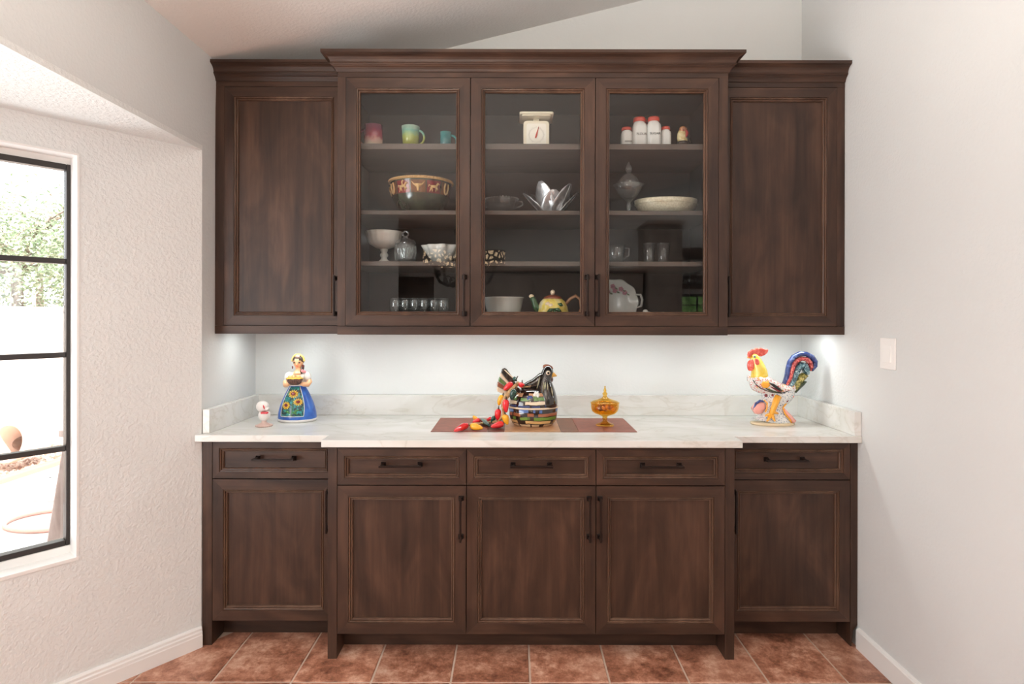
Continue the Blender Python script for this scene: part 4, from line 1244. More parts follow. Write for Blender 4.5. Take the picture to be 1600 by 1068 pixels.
H_BLACK = mottled('hen_black_glaze', [(0.45, (0.012, 0.009, 0.008, 1)), (0.68, (0.05, 0.036, 0.028, 1))], 40, 0.08, vec=(1, 1, 0.25), coat=0.8)
H_RIM = gloss('hen_rim_cream', srgb(226, 206, 180))
H_GREEN, H_BROWN = gloss('hen_green', srgb(92, 120, 70)), gloss('hen_brown', srgb(132, 76, 54))
hw, hd = 0.1145, 0.76
m = MB(); m.lathe([(0.70, 0.0), (0.76, 0.001), (0.86, 0.012), (0.94, 0.030), (0.985, 0.055), (1.0, 0.080), (0.97, 0.084)], (HX, HY, ZR), 44, hw, hw * hd); m.build('base_bowl', H_DISH, hen)
m = MB(); m.lathe([(0.95, 0.082), (1.015, 0.083), (1.025, 0.0865), (1.005, 0.090), (0.93, 0.091)], (HX, HY, ZR), 44, hw, hw * hd); m.build('rim', H_RIM, hen)
m = MB()
m.lathe([(0.965, 0.090), (0.965, 0.100), (0.93, 0.118), (0.86, 0.136), (0.74, 0.152), (0.56, 0.164), (0.34, 0.172), (0.1, 0.175)], (HX - 0.004, HY, ZR), 40, hw, hw * hd); m.build('lid_body', H_BODY, hen)
def hloft(secs, name, mat, seg=24):
    m = MB()
    rings = [[Vector(hp_(cx, cz)) + Vector((r * HS * math.cos(2 * PI * i / seg), d * HS * math.sin(2 * PI * i / seg), 0)) for i in range(seg)] for (cx, cz, r, d) in secs]
    m.rings(rings, True, True, True, 0, True)
    return m.build(name, mat, hen)
hloft([(800, 678, 148, 210), (803, 620, 146, 218), (796, 540, 140, 205), (785, 470, 130, 175), (772, 400, 118, 140), (762, 345, 104, 112), (772, 295, 92, 90), (792, 250, 88, 82), (805, 210, 84, 76), (810, 170, 70, 62), (812, 140, 48, 42), (812, 122, 20, 18)], 'breast', H_BLACK)
m = MB(); m.tube([hp_(745, 260), hp_(690, 320), hp_(630, 375), hp_(540, 405), hp_(440, 425)], [0.020, 0.024, 0.026, 0.022, 0.010], 14); m.build('back', H_BLACK, hen)
m = MB(); m.ball(hp_(812, 142), (0.024, 0.0075, 0.0125), rot=(0, 0.25, 0)); m.ball(hp_(850, 160), (0.012, 0.006, 0.009)); m.ball(hp_(775, 138), (0.012, 0.006, 0.009)); m.build('comb', H_BROWN, hen)
m = MB(); m.tube([hp_(862, 250), hp_(895, 248), hp_(938, 266)], [0.014, 0.0105, 0.002], 12); m.build('beak', gloss('hen_beak', srgb(222, 170, 82)), hen)
m = MB(); m.ball(hp_(850, 312), (0.0125, 0.011, 0.015)); m.build('wattle', mottled('hen_wattle', [(0.4, srgb(60, 40, 36)), (0.6, srgb(120, 84, 74))], 60), hen)
e = MB(); disc_on(e, hp_(812, 216, -0.0255), 0.0105, (0.25, -1, 0), 0, 0.003); eyeo = e.build('eye', H_RIM, hen)
e = MB(); disc_on(e, hp_(815, 217, -0.0280), 0.0055, (0.25, -1, 0), 0, 0.002); e.build('pupil', C_BLACK, eyeo)
# breast plumage strokes
for (a, b, c, d) in ((770, 340, 760, 430), (745, 330, 735, 470), (800, 350, 800, 440), (700, 270, 655, 420), (850, 400, 870, 520)):
    m = MB()
    yy = -0.050 if a > 720 else -0.036
    m.tube([hp_(a, b, yy + 0.014), hp_((a + c) / 2, (b + d) / 2, yy - 0.002), hp_(c, d, yy - 0.012)], [0.0015, 0.0035, 0.001], 6); m.build('plume', gloss('plume_%d' % a, srgb(150, 140, 110) if a != 770 else srgb(190, 186, 150)), hen)
# painted daisies on the flank
for (a, b, mt) in ((645, 500, C_WHITE), (560, 548, C_NAVY), (545, 620, C_CREAM), (630, 555, H_GREEN), (625, 630, H_BROWN)):
    m = MB()
    t = (b - 500) / 200
    ydir = -hw * hd * (0.80 + 0.12 * t) * math.sqrt(max(0.05, 1 - ((a - 605) / 345) ** 2)) - 0.001
    for i in range(6):
        q = 2 * PI * i / 6; c = hp_(a + 24 * math.cos(q), b + 24 * math.sin(q), ydir); disc_on(m, c, 0.0072, (0.05, -1, 0.5), 0, 0.0022)
    m.build('painted_flower', mt, hen)
# tail fan: five slabs
def slab(pts, mat, y0=-0.016, y1=0.016):
    m = MB(); m.prism(pts, lambda a, b, d: hp_(a, b, d), y0, y1); m.build('tail_feather', mat, hen, bevel=0.004)
slab([(300, 395), (160, 205), (172, 168), (212, 152), (238, 168), (330, 290), (380, 400)], H_BLACK)
slab([(300, 430), (142, 262), (160, 212), (300, 385)], H_RIM, -0.0175, 0.0175)
slab([(296, 468), (120, 330), (138, 272), (300, 422)], H_GREEN, -0.016, 0.016)
slab([(290, 500), (104, 400), (116, 338), (294, 460)], H_BROWN, -0.0175, 0.0175)
slab([(300, 560), (112, 478), (100, 440), (104, 408), (292, 498)], H_RIM, -0.015, 0.015)
slab([(330, 300), (200, 178), (215, 172), (345, 292)], H_RIM, -0.018, -0.014)
slab([(420, 430), (300, 385), (290, 560), (380, 640), (460, 600)], H_BLACK, -0.022, 0.022)

# ------------------------------------------------------------------ string of ceramic chillies
ch_ = thing('chilli_garland', (PXx(765, 2.68), 2.68, ZR), 'string of red, yellow and green ceramic chilli peppers draped from the hen onto the runner', 'garland')
CH = {'r': mottled('chilli_red', [(0.3, srgb(214, 30, 40)), (0.7, srgb(236, 54, 60))], 20, 0.16), 'y': mottled('chilli_yellow', [(0.3, srgb(236, 160, 28)), (0.7, srgb(248, 186, 50))], 20, 0.16), 'g': mottled('chilli_green', [(0.3, srgb(16, 44, 40)), (0.7, srgb(36, 78, 66))], 30, 0.14)}
M_STEM = plain('chilli_stem', srgb(62, 52, 34), 0.7)
M_HUSK = mottled('corn_husk', [(0.35, srgb(150, 110, 70)), (0.65, srgb(214, 178, 130))], 60, 0.7, coat=0.0)
def cpx(c, y):
    px, py = 700 + c[0] / 10.17, 580 + c[1] / 10.17
    return Vector(P(px, py, y))
def ylie(c, h):
    py = 580 + c[1] / 10.17
    return (CAM_Z - (ZR + h)) * F_PX / (py - 492)
PEP = [  # head, tip, colour, fat, depth (None = lying on the runner)
    ((318, 845), (118, 938), 'r', 0.0150, None), ((362, 862), (540, 900), 'y', 0.0155, None), ((470, 772), (408, 706), 'y', 0.010, 2.79),
    ((512, 775), (400, 802), 'r', 0.0120, None), ((535, 768), (655, 862), 'g', 0.0125, None), ((702, 738), (625, 760), 'r', 0.011, 2.82),
    ((745, 712), (708, 815), 'g', 0.0105, 2.735), ((880, 828), (700, 878), 'r', 0.0150, None), ((806, 596), (806, 778), 'r', 0.0150, 2.70),
    ((912, 682), (948, 832), 'y', 0.0150, 2.665), ((928, 444), (932, 638), 'r', 0.0150, 2.665), ((872, 380), (812, 530), 'y', 0.0130, 2.71),
    ((1068, 285), (1016, 440), 'g', 0.0150, 2.665), ((1030, 182), (898, 290), 'r', 0.0130, 2.70), ((1090, 108), (1050, 150), 'g', 0.0125, 2.72), ((1180, 180), (1180, 250), 'r', 0.0145, 2.70)]
for (h, t, c, r, y) in PEP:
    if y is None:
        yh, yt = ylie(h, r * 1.25), ylie(t, r * 0.8)
    else: yh = yt = y
    a, b = cpx(h, yh), cpx(t, yt)
    r *= 1.02
    d = (b - a) * 1.06; L = d.length
    bend = Vector((0, 0, -0.004)) if abs(d.z) < L * 0.5 else Vector((-0.003, 0, 0))
    pts, rad = [], []
    for k in range(9):
        u = k / 8
        pts.append(a + d * u + bend * math.sin(PI * u) * (0 if y is None else 1))
        rad.append(r * [0.42, 0.90, 1.0, 0.99, 0.93, 0.83, 0.70, 0.53, 0.24][k])
    m = MB(); m.tube(pts, rad, 14); o = m.build('chilli', CH[c], ch_)
    m = MB(); s = a - d.normalized() * 0.010; m.tube([a + d.normalized() * 0.003, a - d.normalized() * 0.003, s + Vector((0, 0.002, 0.003))], [r * 0.42, r * 0.22, 0.002], 7); m.build('stem', M_STEM, o)
path = [(1210, 240, 2.71), (1110, 190, 2.72), (1060, 250, 2.70), (990, 330, 2.69), (930, 400, 2.69), (880, 470, 2.70), (872, 560, 2.69), (888, 650, 2.68), (850, 740, 2.69), (800, 800, 2.70), (700, 800, 2.74), (600, 815, 2.75), (520, 830, 2.72), (430, 830, 2.70), (345, 850, 2.67)]
m = MB(); m.tube([cpx((a, b), y) for a, b, y in path], [0.010, 0.011, 0.012, 0.013, 0.012, 0.011, 0.008, 0.007, 0.006, 0.006, 0.006, 0.006, 0.006, 0.006, 0.005], 8); m.build('husk_cord', M_HUSK, ch_)
m = MB()
for k in range(7):
    b0 = cpx((1240 + 12 * k, 245 + (k % 3) * 8), 2.70); m.tube([cpx((1200, 250), 2.705), b0 + Vector((0.004, 0.002 * (k - 3), 0.004))], [0.002, 0.001], 5)
m.build('husk_fringe', M_HUSK, ch_)

# ------------------------------------------------------------------ amber compote with sweets
AS = 1 / 5124.0
AY = 2.742
AX = PXx(945.5, AY)
M_AMBER = bpy.data.materials.new('amber_glass'); M_AMBER.use_nodes = True
_nt = M_AMBER.node_tree; _nt.nodes.clear()
_o = _nt.nodes.new('ShaderNodeOutputMaterial'); _t = _nt.nodes.new('ShaderNodeBsdfTransparent'); _g = _nt.nodes.new('ShaderNodeBsdfGlossy'); _x = _nt.nodes.new('ShaderNodeMixShader'); _l = schlick(_nt, 0.05, 1.2)
_d = _nt.nodes.new('ShaderNodeBsdfTranslucent'); _x2 = _nt.nodes.new('ShaderNodeMixShader')
_t.inputs[0].default_value = (0.95, 0.74, 0.28, 1); _g.inputs['Roughness'].default_value = 0.03; _g.inputs[0].default_value = (1, 0.9, 0.7, 1)
_d.inputs[0].default_value = (0.62, 0.36, 0.05, 1); _x2.inputs[0].default_value = 0.10
_nt.links.new(_t.outputs[0], _x2.inputs[1]); _nt.links.new(_d.outputs[0], _x2.inputs[2])
_nt.links.new(_l, _x.inputs[0]); _nt.links.new(_x2.outputs[0], _x.inputs[1]); _nt.links.new(_g.outputs[0], _x.inputs[2]); _nt.links.new(_x.outputs[0], _o.inputs[0])
amb = thing('amber_compote', (AX, AY, ZR), 'footed amber glass candy dish with a pointed lid at the end of the runner', 'candy dish')
oct_ = lambda a, k: 1 + 0.018 * math.cos(a * 8)
m = MB(); m.lathe([(0.0415, 0.0), (0.0425, 0.003), (0.038, 0.0065), (0.022, 0.013), (0.011, 0.021), (0.0095, 0.026), (0.0125, 0.031), (0.0105, 0.036), (0.012, 0.042), (0.026, 0.049), (0.046, 0.056), (0.0585, 0.066), (0.0635, 0.080), (0.0645, 0.103), (0.0615, 0.103), (0.0605, 0.081), (0.0555, 0.069), (0.043, 0.0595), (0.02, 0.053), (0.004, 0.051)], (AX, AY, ZR), 48, rfun=oct_); m.build('bowl', M_AMBER, amb)
m = MB(); m.lathe([(0.0665, 0.1035), (0.0665, 0.107), (0.056, 0.113), (0.036, 0.119), (0.018, 0.126), (0.0105, 0.133), (0.0085, 0.140), (0.0120, 0.146), (0.0105, 0.151), (0.0055, 0.1545), (0.0068, 0.160), (0.0055, 0.168), (0.0030, 0.176), (0.0040, 0.180), (0.0015, 0.183)], (AX, AY, ZR), 48, rfun=lambda a, k: 1 + (0.012 * math.cos(a * 8) if k < 5 else 0)); m.build('lid', M_AMBER, amb)
random.seed(4)
SW = [gloss('sweet_%d' % i, srgb(*c), 0.3, 0.2) for i, c in enumerate(((150, 82, 40), (220, 150, 70), (96, 48, 28), (236, 190, 120)))]
for k in range(22):
    a = random.random() * 2 * PI; rr = 0.042 * math.sqrt(random.random())
    m = MB(); m.ball((AX + rr * math.cos(a), AY + rr * math.sin(a), ZR + 0.068 + (k / 22) * 0.018 + rr * 0.14), (0.011, 0.008, 0.007), 10, 6, (random.random() * 3, random.random() * 3, random.random() * 3)); m.build('sweet', SW[k % 4], amb)
# ================================================================== THINGS BEHIND THE GLASS
Z1, Z2, Z3, ZF = 2.1872, 1.8922, 1.6672, Z_UF + 0.0003

def cup_prof(r0, r1, h, t=0.003, foot=0.6):
    """open vessel: outer wall up, inner wall down"""
    return [(r0 * foot, 0), (r0, 0.002), (r0 + (r1 - r0) * 0.5, h * 0.5), (r1, h), (r1 - t, h), (r0 + (r1 - r0) * 0.5 - t, h * 0.5), (r0 - t, 0.008), (r0 * 0.3, 0.006)]

def grad(name, stops, zmin, zmax, scale=40, amt=0.4, rough=0.15):
    m, nt, b = nmat(name)
    tc = nt.nodes.new('ShaderNodeTexCoord'); sp = nt.nodes.new('ShaderNodeSeparateXYZ'); nt.links.new(tc.outputs['Object'], sp.inputs[0])
    n = nd(nt, 'ShaderNodeTexNoise'); n.inputs['Scale'].default_value = scale; n.inputs['Detail'].default_value = 4; nt.links.new(tc.outputs['Object'], n.inputs['Vector'])
    mr = nd(nt, 'ShaderNodeMapRange'); mr.inputs[1].default_value = zmin; mr.inputs[2].default_value = zmax; nt.links.new(sp.outputs['Z'], mr.inputs[0])
    ad = nd(nt, 'ShaderNodeMath', operation='MULTIPLY_ADD'); ad.inputs[1].default_value = amt; nt.links.new(n.outputs['Fac'], ad.inputs[0]); nt.links.new(mr.outputs[0], ad.inputs[2])
    sb = nd(nt, 'ShaderNodeMath', operation='SUBTRACT'); sb.inputs[1].default_value = amt / 2; nt.links.new(ad.outputs[0], sb.inputs[0])
    r = ramp(nt, stops); nt.links.new(sb.outputs[0], r.inputs[0]); nt.links.new(r.outputs[0], b.inputs['Base Color'])
    b.inputs['Roughness'].default_value = rough; b.inputs['Coat Weight'].default_value = 0.5
    return m

def mug(px, y, r0, r1, h, side, mat, label):
    x = PXx(px, y)
    t = thing('mug', (x, y, Z1), label, 'mug', 'mugs on the top shelf')
    m = MB(); m.lathe(cup_prof(r0, r1, h), (x, y, Z1), 28); m.build('cup', mat, t)
    rm = (r0 + r1) / 2
    pts = []
    for k in range(11):
        a = -PI / 2 + PI * k / 10
        pts.append((x + side * (rm - 0.002 + math.cos(a) * 0.026), y - 0.008 * 0, Z1 + h * 0.52 + math.sin(a) * h * 0.32))
    m = MB(); m.tube(pts, 0.0052, 8); m.build('handle', mat, t)
mug(583, 2.70, 0.040, 0.044, 0.108, -1, grad('glaze_rose_drip', [(0.15, srgb(214, 196, 176)), (0.4, srgb(206, 150, 140)), (0.55, srgb(150, 54, 70)), (0.9, srgb(120, 50, 76))], 0, 0.1), 'mug glazed rose over cream, on the top shelf')
mug(641, 2.69, 0.034, 0.042, 0.100, 1, grad('glaze_green_drip', [(0.1, srgb(150, 150, 60)), (0.5, srgb(160, 170, 90)), (0.75, srgb(120, 170, 150)), (1.0, srgb(190, 214, 196))], 0, 0.1), 'mug glazed yellow green and pale blue, on the top shelf')
mug(696, 2.72, 0.025, 0.027, 0.085, 1, grad('glaze_teal_mug', [(0.1, srgb(30, 96, 104)), (0.6, srgb(40, 120, 124)), (1.0, srgb(80, 160, 156))], 0, 0.085), 'small teal glazed mug half hidden by the glass door frame')

# ------------------------------------------------------------------ western bowl
wy = 2.79; wx = PXx(657.5, wy)
wb = thing('western_bowl', (wx, wy, Z2), 'large green and red bowl with cattle and horse panels and a rope rim', 'bowl')
R_ = 0.146
WG = mottled('bowl_green', [(0.4, srgb(40, 46, 34)), (0.6, srgb(66, 72, 54))], 30, 0.12)
wp = [(0.50, 0.0), (0.56, 0.002), (0.72, 0.030), (0.84, 0.062), (0.905, 0.085), (0.985, 0.152), (0.995, 0.158), (0.96, 0.158), (0.88, 0.088), (0.70, 0.036), (0.3, 0.012)]
m = MB(); m.lathe(wp, (wx, wy, Z2), 48, R_, R_); m.build('bowl_body', WG, wb)
m = MB()
m.rings([[(wx + math.cos(a) * (R_ * 0.985 + 0.0065 * (math.cos(t))), wy + math.sin(a) * (R_ * 0.985 + 0.0065 * math.cos(t)), Z2 + 0.160 + 0.0065 * math.sin(t)) for t in [2 * PI * i / 8 for i in range(8)]] for a in [2 * PI * k / 64 for k in range(65)]], True, False, False, 0, True)
rope_core = None
ropem = gloss('rope_tan', srgb(206, 166, 112), 0.3, 0.2)
rim = m.build('rope_rim', ropem, wb)
m = MB()
for k in range(90):
    a = 2 * PI * k / 90
    c = Vector((wx + math.cos(a) * R_ * 0.985, wy + math.sin(a) * R_ * 0.985, Z2 + 0.160))
    tdir = Vector((-math.sin(a), math.cos(a), 0)); rad = Vector((math.cos(a), math.sin(a), 0))
    m.tube([c + rad * 0.0062 - Vector((0, 0, 0.005)) - tdir * 0.004, c + rad * 0.0075, c + rad * 0.0055 + Vector((0, 0, 0.0055)) + tdir * 0.004], [0.0018, 0.0026, 0.0018], 5)
st = m.build('rope_twist', ropem, rim); st['kind'] = 'stuff'
PR, PB = mottled('panel_red', [(0.4, srgb(96, 28, 30)), (0.6, srgb(132, 40, 42))], 30), mottled('panel_brown', [(0.4, srgb(88, 56, 34)), (0.6, srgb(124, 82, 52))], 30)
def bowl_pt(a, u, off=0.0):
    """a from facing the room, u 0..1 up the panel band"""
    z = 0.089 + u * 0.060; r = R_ * (0.915 + (0.985 - 0.915) * u * 0.98) + off
    return Vector((wx + math.sin(a) * r, wy - math.cos(a) * r, Z2 + z))
EMB = gloss('emblem_cream', srgb(214, 176, 122), 0.3, 0.2)
NP = 12
for k in range(NP):
    ac = 2 * PI * k / NP + 0.06
    w = 2 * PI / NP * 0.46
    rings = [[bowl_pt(ac + w * (i / 6 * 2 - 1), u, 0.0015) for i in range(7)] for u in (0.04, 0.5, 0.96)]
    m = MB(); m.rings(rings, False, False, False, 0, True)
    pn = m.build('panel', PR if k % 2 else PB, wb)
    if not (k <= 2 or k >= NP - 3): continue
    def e(s, u): return bowl_pt(ac + w * s, u, 0.003)
    m = MB()
    kind = k % 4
    if kind == 0:        # longhorn
        m.tube([e(-0.85, 0.85), e(-0.55, 0.62), e(-0.2, 0.60), e(0.2, 0.60), e(0.55, 0.62), e(0.85, 0.85)], [0.0012, 0.0035, 0.005, 0.005, 0.0035, 0.0012], 6)
        m.tube([e(0, 0.66), e(0, 0.40), e(0, 0.14)], [0.009, 0.0075, 0.0045], 8)
        m.tube([e(-0.42, 0.50), e(0.42, 0.50)], [0.003, 0.003], 6)
    elif kind == 1 or kind == 3:      # running / bucking horse
        m.tube([e(-0.45, 0.50), e(0.0, 0.52), e(0.40, 0.56)], [0.006, 0.0068, 0.006], 8)
        m.tube([e(0.36, 0.58), e(0.55, 0.78), e(0.78, 0.70)], [0.0055, 0.0042, 0.0025], 6)
        for (a, b, c, d) in ((-0.45, 0.45, -0.62, 0.12), (-0.38, 0.45, -0.20, 0.14), (0.34, 0.48, 0.60, 0.28), (0.30, 0.48, 0.28, 0.16)):
            m.tube([e(a, b), e((a + c) / 2 + 0.06, (b + d) / 2), e(c, d)], [0.004, 0.0026, 0.0018], 6)
        m.tube([e(-0.48, 0.55), e(-0.72, 0.62), e(-0.82, 0.45)], [0.003, 0.0022, 0.001], 6)
        if kind == 3: m.tube([e(0.0, 0.6), e(-0.06, 0.82), e(0.12, 0.95)], [0.004, 0.004, 0.0035], 6)
    else:                # horseshoe
        m.tube([e(-0.34, 0.90), e(-0.44, 0.55), e(-0.28, 0.20), e(0.0, 0.10), e(0.28, 0.20), e(0.44, 0.55), e(0.34, 0.90)], 0.0042, 7)
    m.build('emblem', EMB, pn)

# ------------------------------------------------------------------ milk glass compote, crystal jar, white dish
C_MILKG = plain('milk_glass', (0.70, 0.69, 0.64, 1), 0.15, coat=0.4)
def at(px, y): return PXx(px, y)
y = 2.76; x = at(600, y)
t = thing('pedestal_bowl', (x, y, Z3), 'white milk glass pedestal bowl with a scalloped rim', 'bowl')
scal = lambda a, k: 1 + (0.035 * abs(math.cos(a * 9)) if 5 <= k <= 8 else 0.012 * math.cos(a * 18))
m = MB(); m.lathe([(0.016, 0.070), (0.040, 0.076), (0.066, 0.092), (0.078, 0.112), (0.081, 0.134), (0.086, 0.150), (0.083, 0.151), (0.077, 0.135), (0.072, 0.114), (0.045, 0.088), (0.004, 0.080)], (x, y, Z3), 72, rfun=scal); m.build('bowl', C_MILKG, t)
m = MB(); m.lathe([(0.046, 0.0), (0.046, 0.004), (0.028, 0.012), (0.016, 0.022), (0.013, 0.030), (0.019, 0.038), (0.019, 0.046), (0.013, 0.054), (0.017, 0.062), (0.018, 0.072)], (x, y, Z3), 32); m.build('pedestal', C_MILKG, t)
def facet(prof, c, seg, mat, name, parent, rf=None, sm=False):
    m = MB(); m.lathe(prof, c, seg, rfun=rf, sm=sm); return m.build(name, mat, parent)
y = 2.70; x = at(633.5, y)
t = thing('crystal_jar', (x, y, Z3), 'cut crystal jar with a heart shaped finial next to the white pedestal bowl', 'jar')
cut = lambda a, k: 1 + 0.04 * math.cos(a * 10 + k * 0.9)
facet([(0.030, 0), (0.040, 0.003), (0.044, 0.018), (0.047, 0.040), (0.048, 0.062), (0.046, 0.080), (0.042, 0.086), (0.039, 0.086), (0.042, 0.062), (0.038, 0.018), (0.01, 0.010)], (x, y, Z3), 60, M_CRYSTAL, 'jar_body', t, cut)
m = MB()
for k in range(14):
    a = 2 * PI * k / 14
    for s in (-1, 1):
        m.tube([(x + math.cos(a) * 0.046, y + math.sin(a) * 0.046, Z3 + 0.012), (x + math.cos(a + s * 0.32) * 0.0492, y + math.sin(a + s * 0.32) * 0.0492, Z3 + 0.045), (x + math.cos(a + s * 0.62) * 0.0475, y + math.sin(a + s * 0.62) * 0.0475, Z3 + 0.078)], 0.0016, 5)
q = m.build('cut_pattern', M_CRYSTAL, t); q['kind'] = 'stuff'
ld = facet([(0.047, 0.086), (0.047, 0.092), (0.038, 0.104), (0.022, 0.112), (0.010, 0.116), (0.008, 0.122)], (x, y, Z3), 40, M_CRYSTAL, 'lid', t, cut)
m = MB(); m.tube([(x, y, Z3 + 0.118), (x - 0.013, y, Z3 + 0.128), (x - 0.013, y, Z3 + 0.138), (x, y, Z3 + 0.148), (x + 0.013, y, Z3 + 0.138), (x + 0.013, y, Z3 + 0.128), (x, y, Z3 + 0.118)], 0.0038, 8); m.build('finial', M_CRYSTAL, ld)
y = 2.76; x = at(690, y)
t = MB(); t.lathe([(0.030, 0), (0.036, 0.004), (0.062, 0.032), (0.080, 0.064), (0.092, 0.084), (0.089, 0.086), (0.075, 0.066), (0.055, 0.036), (0.01, 0.012)], (x, y, Z3), 72, rfun=lambda a, k: 1 + (0.07 * math.cos(a * 9) if 3 <= k <= 5 else 0.01))
o = t.build('ruffled_dish', C_MILKG); tag(o, 'white ruffled glass dish beside the crystal jar', 'dish')

# ------------------------------------------------------------------ stemmed glasses on the cabinet floor
gx = [(618, 2.70), (633, 2.70), (648, 2.70), (663, 2.70), (678, 2.70), (693, 2.70), (626, 2.79), (642, 2.79), (658, 2.79), (674, 2.79), (690, 2.79)]
g0 = None
rank = ['first', 'second', 'third', 'fourth', 'fifth', 'sixth']
for k, (px, yy) in enumerate(gx):
    x = at(px, yy)
    row = 'front' if k < 6 else 'rear'
    lab = '%s stemmed glass from the bay window side in the %s row of the cabinet floor' % (rank[k if k < 6 else k - 6], row)
    if g0 is None:
        g0 = thing('stemmed_glass', (x, yy, ZF), lab, 'glass', 'stemmed glasses on the cabinet floor')
        m = MB(); m.lathe([(0.009, 0.052), (0.021, 0.062), (0.0265, 0.080), (0.0255, 0.104), (0.0225, 0.122), (0.0215, 0.122), (0.0245, 0.104), (0.0252, 0.081), (0.019, 0.065), (0.004, 0.058)], (x, yy, ZF), 20); m.build('bowl', M_CLEAR, g0)
        m = MB(); m.lathe([(0.024, 0), (0.024, 0.002), (0.008, 0.006), (0.0038, 0.014), (0.0035, 0.044), (0.008, 0.053)], (x, yy, ZF), 16); m.build('stem', M_CLEAR, g0)
        m = MB(); m.tube([(x + 0.0222 * math.cos(2 * PI * i / 24), yy + 0.0222 * math.sin(2 * PI * i / 24), ZF + 0.122) for i in range(25)], 0.0009, 5); m.build('rim', M_CRYSTAL, g0)
    else:
        c = copy_tree(g0); c.location = (x, yy, ZF); c['label'] = lab

# ------------------------------------------------------------------ kitchen scale
y = 2.72; x = at(837, y)
C_ENAM = plain('cream_enamel', srgb(226, 218, 196), 0.3, coat=0.3)
C_FACE = plain('dial_face', srgb(236, 232, 220), 0.4)
C_INK = plain('dial_ink', srgb(120, 112, 104), 0.6)
C_NEED = plain('needle_red', srgb(196, 62, 44), 0.4)
sc = thing('kitchen_scale', (x, y, Z1), 'cream vintage kitchen scale with a square dial and red needle', 'scale')
def rrect(x0, x1, z0, z1, r, n=5):
    pts = []
    for (cx, cz, a0) in ((x1 - r, z1 - r, 0), (x0 + r, z1 - r, PI / 2), (x0 + r, z0 + r, PI), (x1 - r, z0 + r, 1.5 * PI)):
        for i in range(n + 1):
            a = a0 + PI / 2 * i / n; pts.append((cx + r * math.cos(a), cz + r * math.sin(a)))
    return pts
m = MB(); m.prism(rrect(x - 0.059, x + 0.059, Z1, Z1 + 0.128, 0.016), lambda a, b, d: (a, d, b), y - 0.04, y + 0.05, sm=True); m.build('housing', C_ENAM, sc, bevel=0.004)
m = MB(); m.prism(rrect(x - 0.045, x + 0.045, Z1 + 0.012, Z1 + 0.114, 0.010), lambda a, b, d: (a, d, b), y - 0.0415, y - 0.0395, sm=True); dl = m.build('dial', C_FACE, sc)
m = MB()
for k in range(36):
    a = 2 * PI * k / 36; r0, r1 = 0.030, 0.036 if k % 3 else 0.039
    c, s = math.sin(a), math.cos(a)
    m.tube([(x + c * r0, y - 0.042, Z1 + 0.062 + s * r0), (x + c * r1, y - 0.042, Z1 + 0.062 + s * r1)], 0.0006, 4)
q = m.build('tick_mark', C_INK, dl); q['kind'] = 'stuff'
m = MB(); m.tube([(x - 0.004, y - 0.0435, Z1 + 0.048), (x, y - 0.0435, Z1 + 0.060), (x + 0.011, y - 0.0435, Z1 + 0.100)], [0.0035, 0.0045, 0.0008], 6); m.build('needle', C_NEED, dl)
m = MB(); m.box(x - 0.014, x + 0.014, y - 0.014, y + 0.014, Z1 + 0.126, Z1 + 0.150); m.build('post', C_ENAM, sc, bevel=0.002)
m = MB(); m.prism(rrect(x - 0.077, x + 0.077, y - 0.075, y + 0.075, 0.012), lambda a, b, d: (a, b, d), Z1 + 0.148, Z1 + 0.158, sm=True)
m.prism(rrect(x - 0.066, x + 0.066, y - 0.064, y + 0.064, 0.010), lambda a, b, d: (a, b, d), Z1 + 0.143, Z1 + 0.149, sm=True); m.build('weighing_tray', C_ENAM, sc, bevel=0.002)

# ------------------------------------------------------------------ glass punch bowl and silver leaf bowl
y = 2.73; x = at(784, y)
t = thing('punch_bowl', (x, y, Z2), 'clear pressed glass bowl with a beaded rim and small handles', 'bowl')
facet([(0.036, 0), (0.040, 0.004), (0.058, 0.025), (0.070, 0.052), (0.076, 0.072), (0.073, 0.073), (0.066, 0.052), (0.053, 0.027), (0.01, 0.010)], (x, y, Z2), 48, M_CLEAR, 'bowl_body', t, lambda a, k: 1 + 0.03 * math.cos(a * 12), True)
m = MB()
for k in range(34):
    a = 2 * PI * k / 34; m.ball((x + 0.0755 * math.cos(a), y + 0.0755 * math.sin(a), Z2 + 0.0735), 0.0042, 8, 6)
q = m.build('beaded_rim', M_CRYSTAL, t)
q['kind'] = 'stuff'
for s in (-1, 1):
    m = MB(); m.tube([(x + s * 0.068, y, Z2 + 0.062), (x + s * 0.092, y, Z2 + 0.064), (x + s * 0.096, y, Z2 + 0.050), (x + s * 0.080, y, Z2 + 0.038), (x + s * 0.062, y, Z2 + 0.036)], 0.0042, 8); m.build('handle', M_CRYSTAL, t)
y = 2.78; x = at(860, y)
M_SILVER = mottled('cast_silver', [(0.35, (0.55, 0.56, 0.58, 1)), (0.65, (0.85, 0.86, 0.88, 1))], 30, 0.30, coat=0.0, metal=0.75, bump=0.15)
lf = thing('leaf_bowl', (x, y, Z2), 'silver metal bowl made of upright curved leaves', 'bowl')
m = MB(); m.lathe([(0.050, 0), (0.052, 0.004), (0.030, 0.012), (0.012, 0.016)], (x, y, Z2), 28); m.build('base', M_SILVER, lf)
